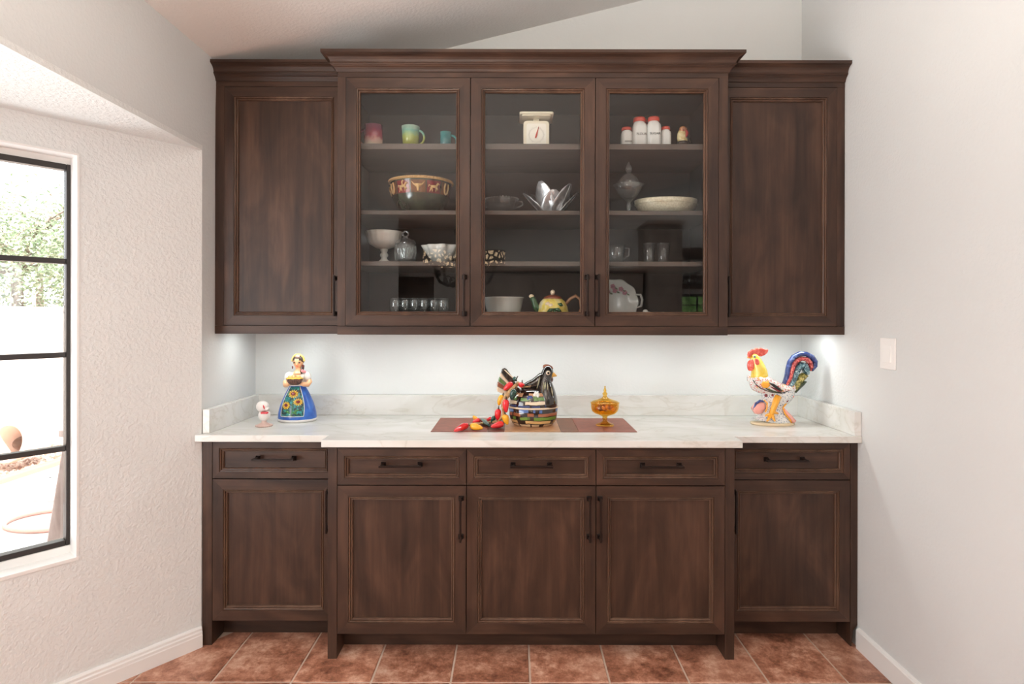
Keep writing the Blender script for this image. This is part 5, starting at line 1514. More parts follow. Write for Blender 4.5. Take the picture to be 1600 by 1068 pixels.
def leafm(a, H, W, lean):
    d = Vector((math.cos(a), math.sin(a), 0)); s = Vector((-math.sin(a), math.cos(a), 0))
    m = MB(); rings = []
    n = 12
    for k in range(n + 1):
        u = k / n
        rad = 0.030 + lean * (u ** 1.15); z = 0.008 + H * (u ** 1.35)
        w = W * max(0.0, math.sin(PI * (0.06 + 0.93 * u))) ** 0.55 + 0.001
        row = []
        for i in range(9):
            v = i / 8 * 2 - 1
            cup = -0.012 * (v * v) * math.sin(PI * u)
            vein = 0.0016 * math.cos(v * 16 + u * 22 * (1 if v > 0 else -1))
            c = Vector((x, y, Z2)) + d * (rad + cup + vein) + s * (w * v) + Vector((0, 0, z))
            row.append(c)
        rings.append(row)
    base = len(m.v)
    back = [[p + d * 0.003 for p in row] for row in rings]
    ring_all = [row + bk[::-1] for row, bk in zip(rings, back)]
    m.rings(ring_all, True, True, True, 0, True)
    o = m.build('leaf', M_SILVER, lf)
    m = MB(); m.tube([Vector((x, y, Z2)) + d * (0.034 + lean * (u ** 1.15)) + Vector((0, 0, 0.008 + H * (u ** 1.35))) for u in [k / 10 for k in range(11)]], [0.0022 - 0.0012 * k / 10 for k in range(11)], 6); m.build('midrib', M_SILVER, o)
for (deg, H, W, L) in ((278, 0.108, 0.054, 0.045), (325, 0.136, 0.056, 0.074), (2, 0.112, 0.050, 0.098), (40, 0.115, 0.044, 0.09), (85, 0.12, 0.046, 0.075), (135, 0.115, 0.044, 0.085), (188, 0.100, 0.044, 0.098), (232, 0.148, 0.052, 0.050)):
    leafm(math.radians(deg), H, W, L)

# ------------------------------------------------------------------ white bowl and lemon teapot
y = 2.74; x = at(787, y)
m = MB(); m.lathe([(0.045, 0), (0.050, 0.003), (0.072, 0.040), (0.084, 0.080), (0.093, 0.124), (0.097, 0.126), (0.092, 0.129), (0.088, 0.124), (0.078, 0.078), (0.064, 0.040), (0.02, 0.012)], (x, y, ZF), 40)
o = m.build('mixing_bowl', C_MILKG); tag(o, 'plain white mixing bowl standing beside the lemon teapot', 'bowl')
y = 2.69; x = at(863.5, y)
tp = thing('teapot', (x, y, ZF), 'yellow majolica teapot with lemon leaves and a branch handle', 'teapot')
T_Y = mottled('teapot_yellow', [(0.3, srgb(206, 176, 74)), (0.5, srgb(232, 210, 110)), (0.7, srgb(236, 226, 196))], 26)
T_G, T_B, T_W = gloss('teapot_green', srgb(46, 84, 50)), gloss('teapot_brown', srgb(120, 60, 40)), gloss('teapot_cream', srgb(222, 200, 170))
m = MB(); m.lathe([(0.050, 0), (0.060, 0.004), (0.072, 0.030), (0.074, 0.055), (0.068, 0.085), (0.056, 0.108), (0.044, 0.120), (0.030, 0.123)], (x, y, ZF), 36); m.build('pot', T_Y, tp)
m = MB(); m.tube([(x - 0.058, y - 0.01, ZF + 0.060), (x - 0.078, y - 0.01, ZF + 0.085), (x - 0.086, y - 0.01, ZF + 0.112), (x - 0.096, y - 0.01, ZF + 0.128)], [0.020, 0.015, 0.012, 0.011], 12); m.build('spout', T_G, tp)
m = MB(); m.ball((x - 0.097, y - 0.01, ZF + 0.131), (0.012, 0.012, 0.010)); m.build('spout_lip', T_W, tp)
m = MB(); m.lathe([(0.044, 0.119), (0.045, 0.124), (0.034, 0.133), (0.018, 0.139), (0.006, 0.141)], (x, y, ZF), 28); ld = m.build('lid', T_B, tp)
m = MB(); m.ball((x, y, ZF + 0.150), (0.011, 0.011, 0.012)); m.build('knob', T_W, ld)
m = MB(); m.tube([(x + 0.056, y, ZF + 0.092), (x + 0.080, y, ZF + 0.120), (x + 0.105, y, ZF + 0.134), (x + 0.126, y, ZF + 0.118), (x + 0.130, y, ZF + 0.075), (x + 0.112, y, ZF + 0.035), (x + 0.068, y, ZF + 0.022)], [0.008, 0.008, 0.008, 0.007, 0.007, 0.007, 0.009], 10); m.build('handle', gloss('teapot_branch', srgb(150, 106, 76)), tp)
def pot_pt(a, z, off=0.002):
    rr = 0.073 if z < 0.06 else 0.073 - (z - 0.06) * 0.36
    return Vector((x + math.sin(a) * (rr + off), y - math.cos(a) * (rr + off), ZF + z))
for (a, z, a2, z2, w) in ((0.05, 0.075, -0.45, 0.058, 0.011), (0.05, 0.075, 0.05, 0.036, 0.011), (0.05, 0.075, 0.5, 0.062, 0.011), (0.3, 0.096, 0.75, 0.088, 0.010), (-0.6, 0.048, -0.75, 0.018, 0.010), (0.9, 0.06, 1.1, 0.03, 0.009)):
    p, q = pot_pt(a, z), pot_pt(a2, z2); mid = pot_pt((a + a2) / 2, (z + z2) / 2, 0.004)
    m = MB(); m.tube([p, mid, q], [0.002, w, 0.001], 8, flat=1.0); m.build('leaf', T_G, tp)
for (a, z) in ((-0.45, 0.095), (0.15, 0.045), (-0.2, 0.088)):
    m = MB(); m.ball(pot_pt(a, z, -0.004), (0.013, 0.010, 0.011)); m.build('blossom', T_W, tp)

# ------------------------------------------------------------------ canisters
C_CAN = plain('milk_white_glass', (0.74, 0.73, 0.70, 1), 0.18, coat=0.3)
C_LID = plain('red_enamel_lid', srgb(198, 74, 58), 0.35, coat=0.2)
C_TXT = plain('black_lettering', (0.012, 0.012, 0.012, 1), 0.5)
def canister(px, y, w, h, txt, label, tz=0.5, tsize=0.016, dx=0.0):
    x = at(px, y)
    t = thing('canister', (x, y, Z1), label, 'canister', 'white canisters with red lids')
    r = w / 2
    sq = lambda a, k: 1.0 / max(abs(math.cos(((a + PI / 4) % (PI / 2)) - PI / 4)), 0.86)
    m = MB(); m.lathe([(r * 0.90, 0), (r, 0.004), (r, h * 0.66), (r * 0.95, h * 0.76), (r * 0.80, h * 0.84), (r * 0.74, h * 0.88), (r * 0.5, h * 0.88)], (x, y, Z1), 48, rfun=lambda a, k: sq(a, k) if k < 4 else 1.0); m.build('jar', C_CAN, t)
    m = MB(); m.lathe([(r * 0.82, h * 0.865), (r * 0.86, h * 0.87), (r * 0.86, h * 0.97), (r * 0.80, h * 1.0), (r * 0.3, h * 1.0)], (x, y, Z1), 32); m.build('lid', C_LID, t)
    if txt: text_mesh('lettering', txt, tsize, C_TXT, t, (x + dx, y - r - 0.0008, Z1 + h * tz), (1, 0, 0), (0, 0, 1))
canister(998.2, 2.70, 0.064, 0.146, 'FLOUR', 'tall white canister with red lid lettered FLOUR', 0.44, 0.0150, 0.004)
canister(1020.5, 2.69, 0.062, 0.145, 'SUGAR', 'tall white canister with red lid lettered SUGAR', 0.44, 0.0150)
canister(978.5, 2.715, 0.053, 0.106, 'PEPPER', 'short white canister with red lid and small lettering, left of the flour', 0.34, 0.0105, 0.004)
canister(1039.5, 2.70, 0.045, 0.105, None, 'short plain white canister with red lid, right of the sugar')
y = 2.79; x = at(1007.5, y)
t = thing('knob_lid_jar', (x, y, Z1), 'white jar with a red knob lid just showing behind the canisters', 'jar')
m = MB(); m.lathe([(0.026, 0), (0.028, 0.004), (0.028, 0.110), (0.022, 0.124), (0.01, 0.126)], (x, y, Z1), 24); m.build('jar', C_CAN, t)
m = MB(); m.lathe([(0.024, 0.124), (0.024, 0.130), (0.010, 0.148), (0.004, 0.152)], (x, y, Z1), 24); l_ = m.build('lid', C_LID, t)
m = MB(); m.ball((x, y, Z1 + 0.164), (0.0105, 0.0105, 0.0095)); m.build('knob', C_LID, l_)
# small bird figurine
y = 2.69; x = at(1067, y)
t = thing('bird_figurine', (x, y, Z1), 'small cream and rust ceramic bird at the end of the top shelf', 'figurine')
B1, B2, B3 = mottled('bird_cream', [(0.4, srgb(190, 160, 100)), (0.6, srgb(220, 206, 160))], 60), mottled('bird_rust', [(0.4, srgb(120, 64, 44)), (0.6, srgb(190, 132, 90))], 60), gloss('bird_dark', srgb(62, 54, 48))
m = MB(); m.lathe([(0.030, 0), (0.031, 0.006), (0.024, 0.012), (0.018, 0.016)], (x - 0.004, y, Z1), 24); m.build('base', B1, t)
m = MB(); m.rings([[(x + cx + r * math.cos(2 * PI * i / 16), y + r * 0.8 * math.sin(2 * PI * i / 16), Z1 + z) for i in range(16)] for (cx, z, r) in ((-0.002, 0.012, 0.014), (0, 0.030, 0.023), (-0.004, 0.052, 0.025), (-0.006, 0.072, 0.021), (-0.004, 0.086, 0.017), (-0.002, 0.096, 0.012), (0, 0.104, 0.004))], True, True, True, 0, True); m.build('body', B1, t)
m = MB(); m.ball((x - 0.002, y - 0.004, Z1 + 0.090), (0.0185, 0.015, 0.016)); m.build('head', B2, t)
m = MB(); m.tube([(x + 0.010, y - 0.016, Z1 + 0.082), (x + 0.012, y - 0.022, Z1 + 0.066), (x + 0.006, y - 0.022, Z1 + 0.050)], [0.006, 0.007, 0.003], 8); m.build('wattle', gloss('bird_red', srgb(170, 50, 46)), t)
m = MB(); m.tube([(x + 0.010, y - 0.010, Z1 + 0.056), (x + 0.024, y - 0.004, Z1 + 0.044), (x + 0.036, y, Z1 + 0.030)], [0.008, 0.008, 0.003], 8); m.build('wing', B3, t)
m = MB(); m.lathe([(0.026, 0.016), (0.029, 0.024), (0.027, 0.034), (0.02, 0.036)], (x - 0.002, y, Z1), 24); m.build('dark_band', B3, t)

# ------------------------------------------------------------------ lidded glass compote, cream oval dish
y = 2.71; x = at(982, y)
t = thing('glass_compote', (x, y, Z2), 'tall clear glass compote with a pointed lid', 'compote')
facet([(0.038, 0), (0.039, 0.003), (0.016, 0.010), (0.009, 0.024), (0.012, 0.040), (0.008, 0.055), (0.020, 0.070), (0.040, 0.088), (0.058, 0.114), (0.072, 0.136), (0.069, 0.137), (0.054, 0.116), (0.036, 0.092), (0.01, 0.076)], (x, y, Z2), 48, M_CRYSTAL, 'bowl', t, lambda a, k: 1 + 0.035 * math.cos(a * 12) * (k > 5), True)
ld = facet([(0.050, 0.137), (0.046, 0.150), (0.036, 0.168), (0.022, 0.182), (0.010, 0.190), (0.008, 0.196)], (x, y, Z2), 48, M_CRYSTAL, 'lid', t, lambda a, k: 1 + 0.04 * math.cos(a * 12), True)
m = MB(); m.lathe([(0.006, 0.192), (0.014, 0.204), (0.016, 0.212), (0.011, 0.226), (0.003, 0.242)], (x, y, Z2), 8, sm=False); m.build('finial', M_CRYSTAL, ld)
y = 2.74; x = at(1040, y)
C_OVAL = mottled('oval_cream', [(0.4, srgb(196, 186, 160)), (0.6, srgb(214, 206, 182))], 120, 0.3, bump=0.2)
t = thing('oval_dish', (x, y, Z2), 'shallow cream oval dish with a textured side on the middle shelf', 'dish')
m = MB(); m.lathe([(0.62, 0), (0.70, 0.003), (0.90, 0.028), (0.985, 0.052), (1.0, 0.068), (0.985, 0.072), (0.955, 0.068), (0.86, 0.032), (0.6, 0.014), (0.1, 0.012)], (x, y, Z2), 56, 0.146, 0.100, rfun=lambda a, k: 1 + 0.005 * math.cos(a * 40)); m.build('dish_body', C_OVAL, t)
m = MB(); m.tube([(x + 0.1445 * math.cos(2 * PI * i / 48), y + 0.099 * math.sin(2 * PI * i / 48), Z2 + 0.052) for i in range(49)], 0.0022, 6); m.build('raised_line', C_OVAL, t)
# glass cup, two tumblers
y = 2.72; x = at(962, y)
t = thing('glass_cup', (x, y, Z3), 'clear glass cup with a curved handle on the third shelf', 'cup')
m = MB(); m.lathe(cup_prof(0.032, 0.044, 0.085, 0.002), (x, y, Z3), 32); m.build('cup', M_CLEAR, t)
m = MB(); m.tube([(x + 0.036, y, Z3 + 0.074), (x + 0.062, y, Z3 + 0.070), (x + 0.060, y, Z3 + 0.040), (x + 0.034, y, Z3 + 0.022)], 0.0042, 8); m.build('handle', M_CRYSTAL, t)
for k, (px, lab) in enumerate(((1014, 'ribbed clear tumbler nearer the glass cup'), (1036, 'ribbed clear tumbler nearer the solid upper cabinet'))):
    x = at(px, 2.71)
    t = thing('tumbler', (x, 2.71, Z3), lab, 'tumbler', 'tumblers on the third shelf')
    facet([(0.022, 0), (0.024, 0.003), (0.030, 0.092), (0.028, 0.092), (0.022, 0.008), (0.005, 0.007)], (x, 2.71, Z3), 36, M_CLEAR, 'glass_body', t, lambda a, k: 1 + 0.03 * math.cos(a * 18), True)
    m = MB(); m.tube([(x + 0.029 * math.cos(2 * PI * i / 24), 2.71 + 0.029 * math.sin(2 * PI * i / 24), Z3 + 0.092) for i in range(25)], 0.0014, 5); m.build('rim', M_CRYSTAL, t)

# ------------------------------------------------------------------ floral plate and shell dish
y = 2.88; x = at(960, y); zc = ZF + 0.112
t = thing('floral_plate', (x, y, ZF), 'scalloped white plate with pink roses and open handles, stood upright', 'plate')
C_PLATE = plain('plate_glaze', (0.44, 0.43, 0.39, 1), 0.2, coat=0.3)
tilt = 0.16
def pl(u, v, d=0.0):   # u right, v up from centre, d towards the room
    return Vector((x + u, y - d * math.cos(tilt) + (v + 0.11) * math.sin(tilt) * 0.9 - 0.03, zc + v * math.cos(tilt)))
m = MB(); rings = []
for (rr, dd) in ((0.004, 0.0), (0.060, 0.0), (0.075, 0.004), (0.108, 0.012), (0.112, 0.013), (0.109, 0.009), (0.075, 0.000), (0.06, -0.004), (0.004, -0.004)):
    rings.append([pl(rr * (1 + (0.025 * math.cos(a * 10) if rr > 0.1 else 0)) * math.cos(a), rr * (1 + (0.025 * math.cos(a * 10) if rr > 0.1 else 0)) * math.sin(a), dd) for a in [2 * PI * i / 60 for i in range(60)]])
m.rings(rings, True, True, True, 0, True); m.build('plate_body', C_PLATE, t)
for s in (-1, 1):
    m = MB(); m.tube([pl(s * 0.098, 0.035, 0.012), pl(s * 0.122, 0.034, 0.015), pl(s * 0.130, 0.010, 0.015), pl(s * 0.124, -0.022, 0.015), pl(s * 0.102, -0.030, 0.012)], [0.004, 0.006, 0.0065, 0.006, 0.004], 8); m.build('handle', C_PLATE, t)
PKM, GRM = plain('rose_print', srgb(158, 108, 118), 0.3), plain('leaf_print', srgb(96, 108, 84), 0.3)
random.seed(8)
fl = [(0.00, 0.055), (0.03, 0.062), (-0.035, 0.05), (0.048, 0.045), (-0.01, 0.075), (-0.06, 0.03), (-0.055, 0.0)]
for (u, v) in fl:
    m = MB()
    for i in range(5):
        a = 2 * PI * i / 5; m.ball(pl(u + 0.007 * math.cos(a), v + 0.007 * math.sin(a), 0.005 + 0.10 * max(0, math.hypot(u, v) - 0.06)), (0.006, 0.0012, 0.006), 8, 5)
    m.build('rose', PKM, t)
    m = MB(); m.tube([pl(u + 0.008, v - 0.004, 0.004), pl(u + 0.016, v - 0.010, 0.006), pl(u + 0.024, v - 0.013, 0.005)], [0.001, 0.004, 0.001], 6); m.build('leaf', GRM, t)
y = 2.72; x = at(1025, y)
t = thing('shell_dish', (x, y, ZF), 'low white ribbed dish with a scroll end on the cabinet floor', 'dish')
m = MB(); m.lathe([(0.5, 0), (0.56, 0.003), (0.85, 0.030), (1.0, 0.056), (0.97, 0.057), (0.8, 0.034), (0.3, 0.012)], (x, y, ZF), 60, 0.075, 0.055, rfun=lambda a, k: 1 + 0.05 * math.cos(a * 12)); m.build('dish_body', C_MILKG, t)
m = MB(); m.ball((x - 0.052, y - 0.012, ZF + 0.062), (0.013, 0.011, 0.011)); m.tube([(x - 0.052, y - 0.012, ZF + 0.056), (x - 0.02, y - 0.02, ZF + 0.054), (x + 0.03, y - 0.03, ZF + 0.058)], [0.010, 0.006, 0.004], 8); m.build('scroll_end', C_MILKG, t)
# ================================================================== GARDEN OUTSIDE THE BAY WINDOW
ZG = -0.02
M_CONC = mottled('patio_concrete', [(0.3, srgb(206, 200, 194)), (0.7, srgb(226, 222, 216))], 6, 0.9, coat=0.0)
M_SOIL = mottled('garden_soil', [(0.3, srgb(150, 128, 112)), (0.7, srgb(196, 176, 160))], 30, 0.95, coat=0.0)
M_GWALL = stucco('garden_wall_render', srgb(226, 214, 204), 30, 0.3, 0.006)
GXW, GXE = -5.20, -4.36          # garden wall face, bed edge
m = MB(); m.box(GXE, -1.3, -6, 12, ZG - 0.1, ZG); m.box(-1.3, 6.0, 3.3, 12, ZG - 0.1, ZG); struct(m.build('patio_ground', M_CONC))
m = MB(); m.box(-16, GXE - 0.0005, -6, 18, ZG - 0.1, ZG - 0.01); struct(m.build('garden_ground', M_SOIL))
m = MB(); m.box(GXW - 0.18, GXW, -6, 12, ZG - 0.01, 1.47); m.box(GXW - 0.20, GXW + 0.02, -6, 12, 1.47, 1.51); struct(m.build('garden_wall', M_GWALL))
m = MB(); m.box(GXE - 0.09, GXE, -6, 12, ZG - 0.01, ZG + 0.05); tag(m.build('bed_edging', plain('brick_edging', srgb(196, 130, 112), 0.9), None, bevel=0.01), 'straight terracotta edging between the gravel bed and the patio', 'edging')
random.seed(21)
m = MB()
for k in range(2600):
    gx_, gy_ = random.uniform(GXW + 0.02, GXE - 0.12), random.uniform(4.2, 8.5)
    r = random.uniform(0.012, 0.034)
    a = random.random() * PI
    b = len(m.v); ca, sa = math.cos(a), math.sin(a)
    for (u, v, w) in ((1, 0, 0), (0, 1, 0), (-1, 0, 0), (0, -1, 0), (0, 0, 0.7)):
        m.v.append((gx_ + (u * ca - v * sa * 0.7) * r, gy_ + (u * sa + v * ca * 0.7) * r, ZG - 0.012 + (0.004 if w == 0 else r * 0.9)))
    m.quad_faces(b, [(0, 1, 4), (1, 2, 4), (2, 3, 4), (3, 0, 4)], random.randint(0, 2))
o = m.build('gravel', [plain('pebble_a', srgb(176, 150, 136), 0.9), plain('pebble_b', srgb(206, 190, 178), 0.9), plain('pebble_c', srgb(140, 112, 98), 0.9)])
tag(o, 'loose pinkish gravel in the bed at the foot of the garden wall', 'gravel', kind='stuff')
# terracotta pot lying on its side
px0 = Vector((-4.66, 5.60, ZG + 0.225))
tp_ = thing('terracotta_pot', (px0.x, px0.y, ZG - 0.01), 'pale terracotta pot lying on its side on the gravel', 'pot')
axis = Vector((-0.10, -0.97, 0.20)).normalized(); u_ = axis.orthogonal().normalized(); w_ = axis.cross(u_)
rings = []
for (r, d) in ((0.05, -0.16), (0.085, -0.16), (0.105, -0.06), (0.125, 0.06), (0.128, 0.09), (0.148, 0.092), (0.150, 0.14), (0.128, 0.142), (0.118, 0.06), (0.095, -0.08), (0.03, -0.13)):
    rings.append([px0 + axis * d * 1.25 + (u_ * math.cos(2 * PI * i / 28) + w_ * math.sin(2 * PI * i / 28)) * r * 1.25 for i in range(28)])
m = MB(); m.rings(rings, True, True, True, 0, True); m.build('pot_body', plain('pale_terracotta', srgb(236, 208, 190), 0.85), tp_)
m = MB(); m.ball(px0 - axis * 0.02, (0.10, 0.10, 0.07), 16, 10); m.build('pot_soil', plain('pot_soil', srgb(90, 66, 52), 0.95), tp_)
# hose, grating, wooden bench end
m = MB()
pts = []
for k in range(30):
    a = 0.35 + 5.0 * k / 29
    pts.append((-3.16 + 0.30 * math.cos(a) - 0.05, 4.12 + 0.22 * math.sin(a), ZG + 0.014))
pts += [(-2.98, 4.05, ZG + 0.014), (-2.8, 4.15, ZG + 0.014), (-2.5, 4.5, ZG + 0.014)]
m.tube(pts, 0.013, 8)
tag(m.build('garden_hose', plain('hose_coral', srgb(238, 176, 162), 0.5)), 'coral garden hose looped on the patio', 'hose')
gr = thing('floor_grating', (-3.75, 4.85, ZG), 'grey metal grating set in the patio', 'grating')
GM = plain('galvanised_grey', srgb(196, 196, 196), 0.7, 0.0)
m = MB()
for (a, b, c, d) in ((-4.1, -3.4, 4.55, 4.58), (-4.1, -3.4, 5.17, 5.20), (-4.1, -4.07, 4.55, 5.20), (-3.43, -3.4, 4.55, 5.20)): m.box(a, b, c, d, ZG + 0.0005, ZG + 0.012)
m.build('grating_frame', GM, gr)
for k in range(12):
    yy = 4.62 + 0.045 * k; m = MB(); m.box(-4.07, -3.43, yy, yy + 0.012, ZG + 0.0005, ZG + 0.01); m.build('bar', GM, gr)
bn = thing('wooden_stand', (-2.84, 3.72, ZG), 'weathered wooden stand with slanted legs on the patio outside the window', 'stand')
M_GREYW = wood('weathered_wood', 2, srgb(120, 104, 98), srgb(150, 134, 128), srgb(178, 164, 158), 0.8)
def board(p0, p1, w, t, name):
    p0, p1 = Vector(p0), Vector(p1); ax = (p1 - p0).normalized(); s = Vector((0.75, 0.66, 0)); s = (s - ax * s.dot(ax)).normalized(); n = ax.cross(s)
    c = [s * w / 2 + n * t / 2, -s * w / 2 + n * t / 2, -s * w / 2 - n * t / 2, s * w / 2 - n * t / 2]
    m = MB(); m.rings([[p0 + q for q in c], [p1 + q for q in c]], True, True, True, 0, False); return m.build(name, M_GREYW, bn, bevel=0.003)
board((-2.88, 3.70, ZG), (-2.80, 3.74, 0.66), 0.085, 0.035, 'leg')
board((-2.62, 3.98, ZG), (-2.72, 3.88, 0.66), 0.085, 0.035, 'leg')
board((-2.30, 3.52, ZG), (-2.34, 3.55, 0.66), 0.085, 0.035, 'leg')
board((-2.10, 3.80, ZG), (-2.20, 3.72, 0.66), 0.085, 0.035, 'leg')
m = MB(); m.prism([(-2.86, 3.70), (-2.40, 3.46), (-2.12, 3.72), (-2.68, 3.94)], lambda a, b, d: (a, b, d), 0.66, 0.70); m.build('top_board', M_GREYW, bn, bevel=0.003)
board((-2.83, 3.725, 0.30), (-2.68, 3.92, 0.30), 0.05, 0.03, 'stretcher')

# trees over the wall: trunk, limbs, loose leaves
M_BARK = mottled('bark', [(0.4, srgb(120, 104, 92)), (0.6, srgb(168, 152, 138))], 20, 0.9, coat=0.0, vec=(1, 1, 0.3))
M_LEAFS = []
for i, c in enumerate(((170, 184, 152), (198, 206, 180), (138, 158, 126))):
    mm, nt, b = nmat('olive_leaf_%d' % i)
    b.inputs['Base Color'].default_value = srgb(*c); b.inputs['Roughness'].default_value = 0.6
    M_LEAFS.append(mm)
def tree(base, h, crown, n, seed, label, droop=0.0, name='olive_tree'):
    random.seed(seed)
    t = thing(name, base, label, 'tree', 'trees beyond the garden wall')
    b = Vector(base)
    tips = []
    m = MB(); m.tube([b, b + Vector((0.05, 0.03, h * 0.25)), b + Vector((-0.04, 0.08, h * 0.5))], [0.10, 0.08, 0.06], 8)
    fork = b + Vector((-0.04, 0.08, h * 0.48))
    for k in range(9):
        a = 2 * PI * k / 9 + random.random() * 0.5
        e = fork + Vector((math.cos(a) * crown[0] * random.uniform(0.5, 0.95), math.sin(a) * crown[1] * random.uniform(0.5, 0.95), random.uniform(-0.2, 0.6) * crown[2]))
        mid = (fork + e) / 2 + Vector((0, 0, 0.25))
        m.tube([fork, mid, e], [0.04, 0.024, 0.008], 6); tips.append((mid, e))
        for q in range(5):
            s = mid + (e - mid) * random.random(); f = s + Vector((random.uniform(-0.6, 0.6), random.uniform(-0.6, 0.6), random.uniform(-0.7, 0.5)))
            m.tube([s, (s + f) / 2 + Vector((0, 0, 0.06)), f], [0.012, 0.008, 0.003], 5); tips.append((s, f))
    m.build('trunk', M_BARK, t)
    m = MB()
    for k in range(n):
        s, e = tips[random.randrange(len(tips))]
        c = s + (e - s) * random.random() + Vector((random.gauss(0, 0.22), random.gauss(0, 0.22), random.gauss(0, 0.22) - droop * random.random()))
        L = random.uniform(0.05, 0.11); d = Vector((random.gauss(0, 1), random.gauss(0, 1), random.gauss(-0.3, 0.7))).normalized(); w = d.orthogonal().normalized(); w = (Matrix.Rotation(random.random() * 6.28, 3, d) @ w) * L * 0.16
        q = len(m.v)
        m.v += [c, c + d * L * 0.5 + w, c + d * L, c + d * L * 0.5 - w]
        m.quad_faces(q, [(0, 1, 2, 3)], random.randint(0, 2))
    f = m.build('foliage', M_LEAFS, t); f['kind'] = 'stuff'
tree((-6.75, 7.95, ZG - 0.01), 4.2, (1.4, 1.7, 2.1), 16000, 5, 'pale olive tree leaning over the garden wall, nearest the window', 0.6)
tree((-10.2, 12.6, ZG - 0.01), 5.2, (1.9, 2.0, 2.0), 9000, 9, 'taller pale olive tree further back behind the garden wall', 0.5)

# ================================================================== THE KITCHEN BEHIND THE CAMERA (seen in the glass)
M_KCAB = wood('kitchen_cabinet_wood', 2, (0.20, 0.17, 0.15, 1), (0.25, 0.215, 0.19, 1), (0.30, 0.26, 0.235, 1), 0.5)
def kcab(name, x0, x1, yf, z1, n, label, yb=-4.497, crown=True):
    c = thing(name, ((x0 + x1) / 2, yb, 0), label, 'cabinet')
    m = MB(); m.box(x0, x1, yb, yf - 0.02, 0.0005, z1); m.build('carcass', M_KCAB, c)
    w = (x1 - x0) / n
    for k in range(n):
        a, b = x0 + w * k + 0.004, x0 + w * (k + 1) - 0.004
        for (zz0, zz1) in ((0.1, 0.86), (0.88, z1 - 0.06)):
            m = MB(); st = 0.06
            m.box(a, a + st, yf - 0.02, yf, zz0, zz1); m.box(b - st, b, yf - 0.02, yf, zz0, zz1); m.box(a + st, b - st, yf - 0.02, yf, zz0, zz0 + st); m.box(a + st, b - st, yf - 0.02, yf, zz1 - st, zz1)
            m.box(a + st - 0.002, b - st + 0.002, yf - 0.019, yf - 0.010, zz0 + st, zz1 - st)
            d = m.build('cabinet_door', M_KCAB, c)
            m = MB(); hx = b - 0.03 if k % 2 == 0 else a + 0.03; hz = zz0 + 0.12 if zz0 > 0.5 else zz1 - 0.12
            m.box(hx - 0.006, hx + 0.006, yf - 0.001, yf + 0.025, hz - 0.07, hz + 0.07); m.build('handle', M_PULL, d)
    if crown:
        m = MB(); m.box(x0 - 0.03, x1 + 0.03, yb, yf + 0.04, z1 + 0.0005, z1 + 0.06); m.build('cornice', M_KCAB, c, bevel=0.01)
    return c
kcab('pantry_cabinet', -0.55, 1.98, -3.9, 2.10, 6, 'long run of grey brown pantry doors reflected in the glass')
kcab('tall_cabinet', 2.03, 2.54, -3.75, 2.80, 1, 'taller grey brown cabinet reflected beside the kitchen window')
m = MB(); m.box(2.56, 3.9, -4.497, -4.25, 1.86, 1.92); o = m.build('wall_ledge', WH, None, bevel=0.004); tag(o, 'dark wooden ledge over the kitchen window, reflected in the right glass door', 'shelf')
m = MB(); m.box(2.56, 3.9, -4.497, -4.2, 2.34, 2.50); o = m.build('wall_beam', WH, None, bevel=0.004); tag(o, 'dark wooden beam above the ledge with the horse sculpture', 'beam')
# horse sculpture on the ledge
hs = thing('horse_sculpture', (2.95, -4.36, 1.9205), 'dark metal sculpture of running horses on the ledge, seen in the glass', 'sculpture')
hx, hy, hz = 2.95, -4.36, 1.9205
m = MB(); m.box(hx - 0.24, hx + 0.24, hy - 0.05, hy + 0.05, hz, hz + 0.02); m.build('plinth', M_PULL, hs, bevel=0.005)
for s in (-0.12, 0.10):
    m = MB(); q = lambda a, b: (hx + s + a, hy + s * 0.15, hz + b)
    m.tube([q(-0.09, 0.12), q(0, 0.125), q(0.08, 0.14)], [0.026, 0.028, 0.026], 10)
    m.tube([q(0.07, 0.14), q(0.12, 0.20), q(0.17, 0.185)], [0.024, 0.018, 0.008], 8)
    for (a, b, c, d) in ((-0.09, 0.11, -0.15, 0.02), (-0.07, 0.11, -0.02, 0.02), (0.08, 0.13, 0.16, 0.07), (0.06, 0.12, 0.07, 0.018)): m.tube([q(a, b), q((a + c) / 2 + 0.02, (b + d) / 2), q(c, d)], [0.015, 0.009, 0.006], 6)
    m.tube([q(-0.10, 0.13), q(-0.16, 0.15), q(-0.19, 0.10)], [0.010, 0.008, 0.003], 6)
    m.build('horse', M_PULL, hs)
# hedge outside the kitchen window
M_HEDGE = mottled('hedge_green', [(0.35, srgb(110, 160, 80)), (0.5, srgb(160, 205, 120)), (0.7, srgb(220, 238, 180))], 9, 0.8, coat=0.0, dist=1.0)
random.seed(31)
m = MB()
for k in range(5200):
    c = Vector((random.uniform(1.4, 5.2), random.uniform(-6.5, -6.1), random.uniform(-0.02, 2.05)))
    d = Vector((random.gauss(0, 1), random.gauss(0.6, 0.6), random.gauss(0.3, 0.7))).normalized(); w = d.orthogonal().normalized() * 0.03
    q = len(m.v); m.v += [c, c + d * 0.05 + w, c + d * 0.10, c + d * 0.05 - w]; m.quad_faces(q, [(0, 1, 2, 3)])
hd_ = thing('hedge', (3.2, -6.3, ZG), 'green hedge outside the kitchen window, reflected in the right glass door', 'hedge')
f = m.build('foliage', M_HEDGE, hd_); f['kind'] = 'stuff'
m = MB(); m.box(1.4, 5.2, -6.6, -6.25, ZG + 0.0005, 1.98); m.build('twig_mass', M_HEDGE, hd_)
m = MB(); m.box(-3.1, 8, -12, -4.62, ZG - 0.1, ZG); struct(m.build('rear_ground', plain('lawn', srgb(120, 150, 84), 0.95)))

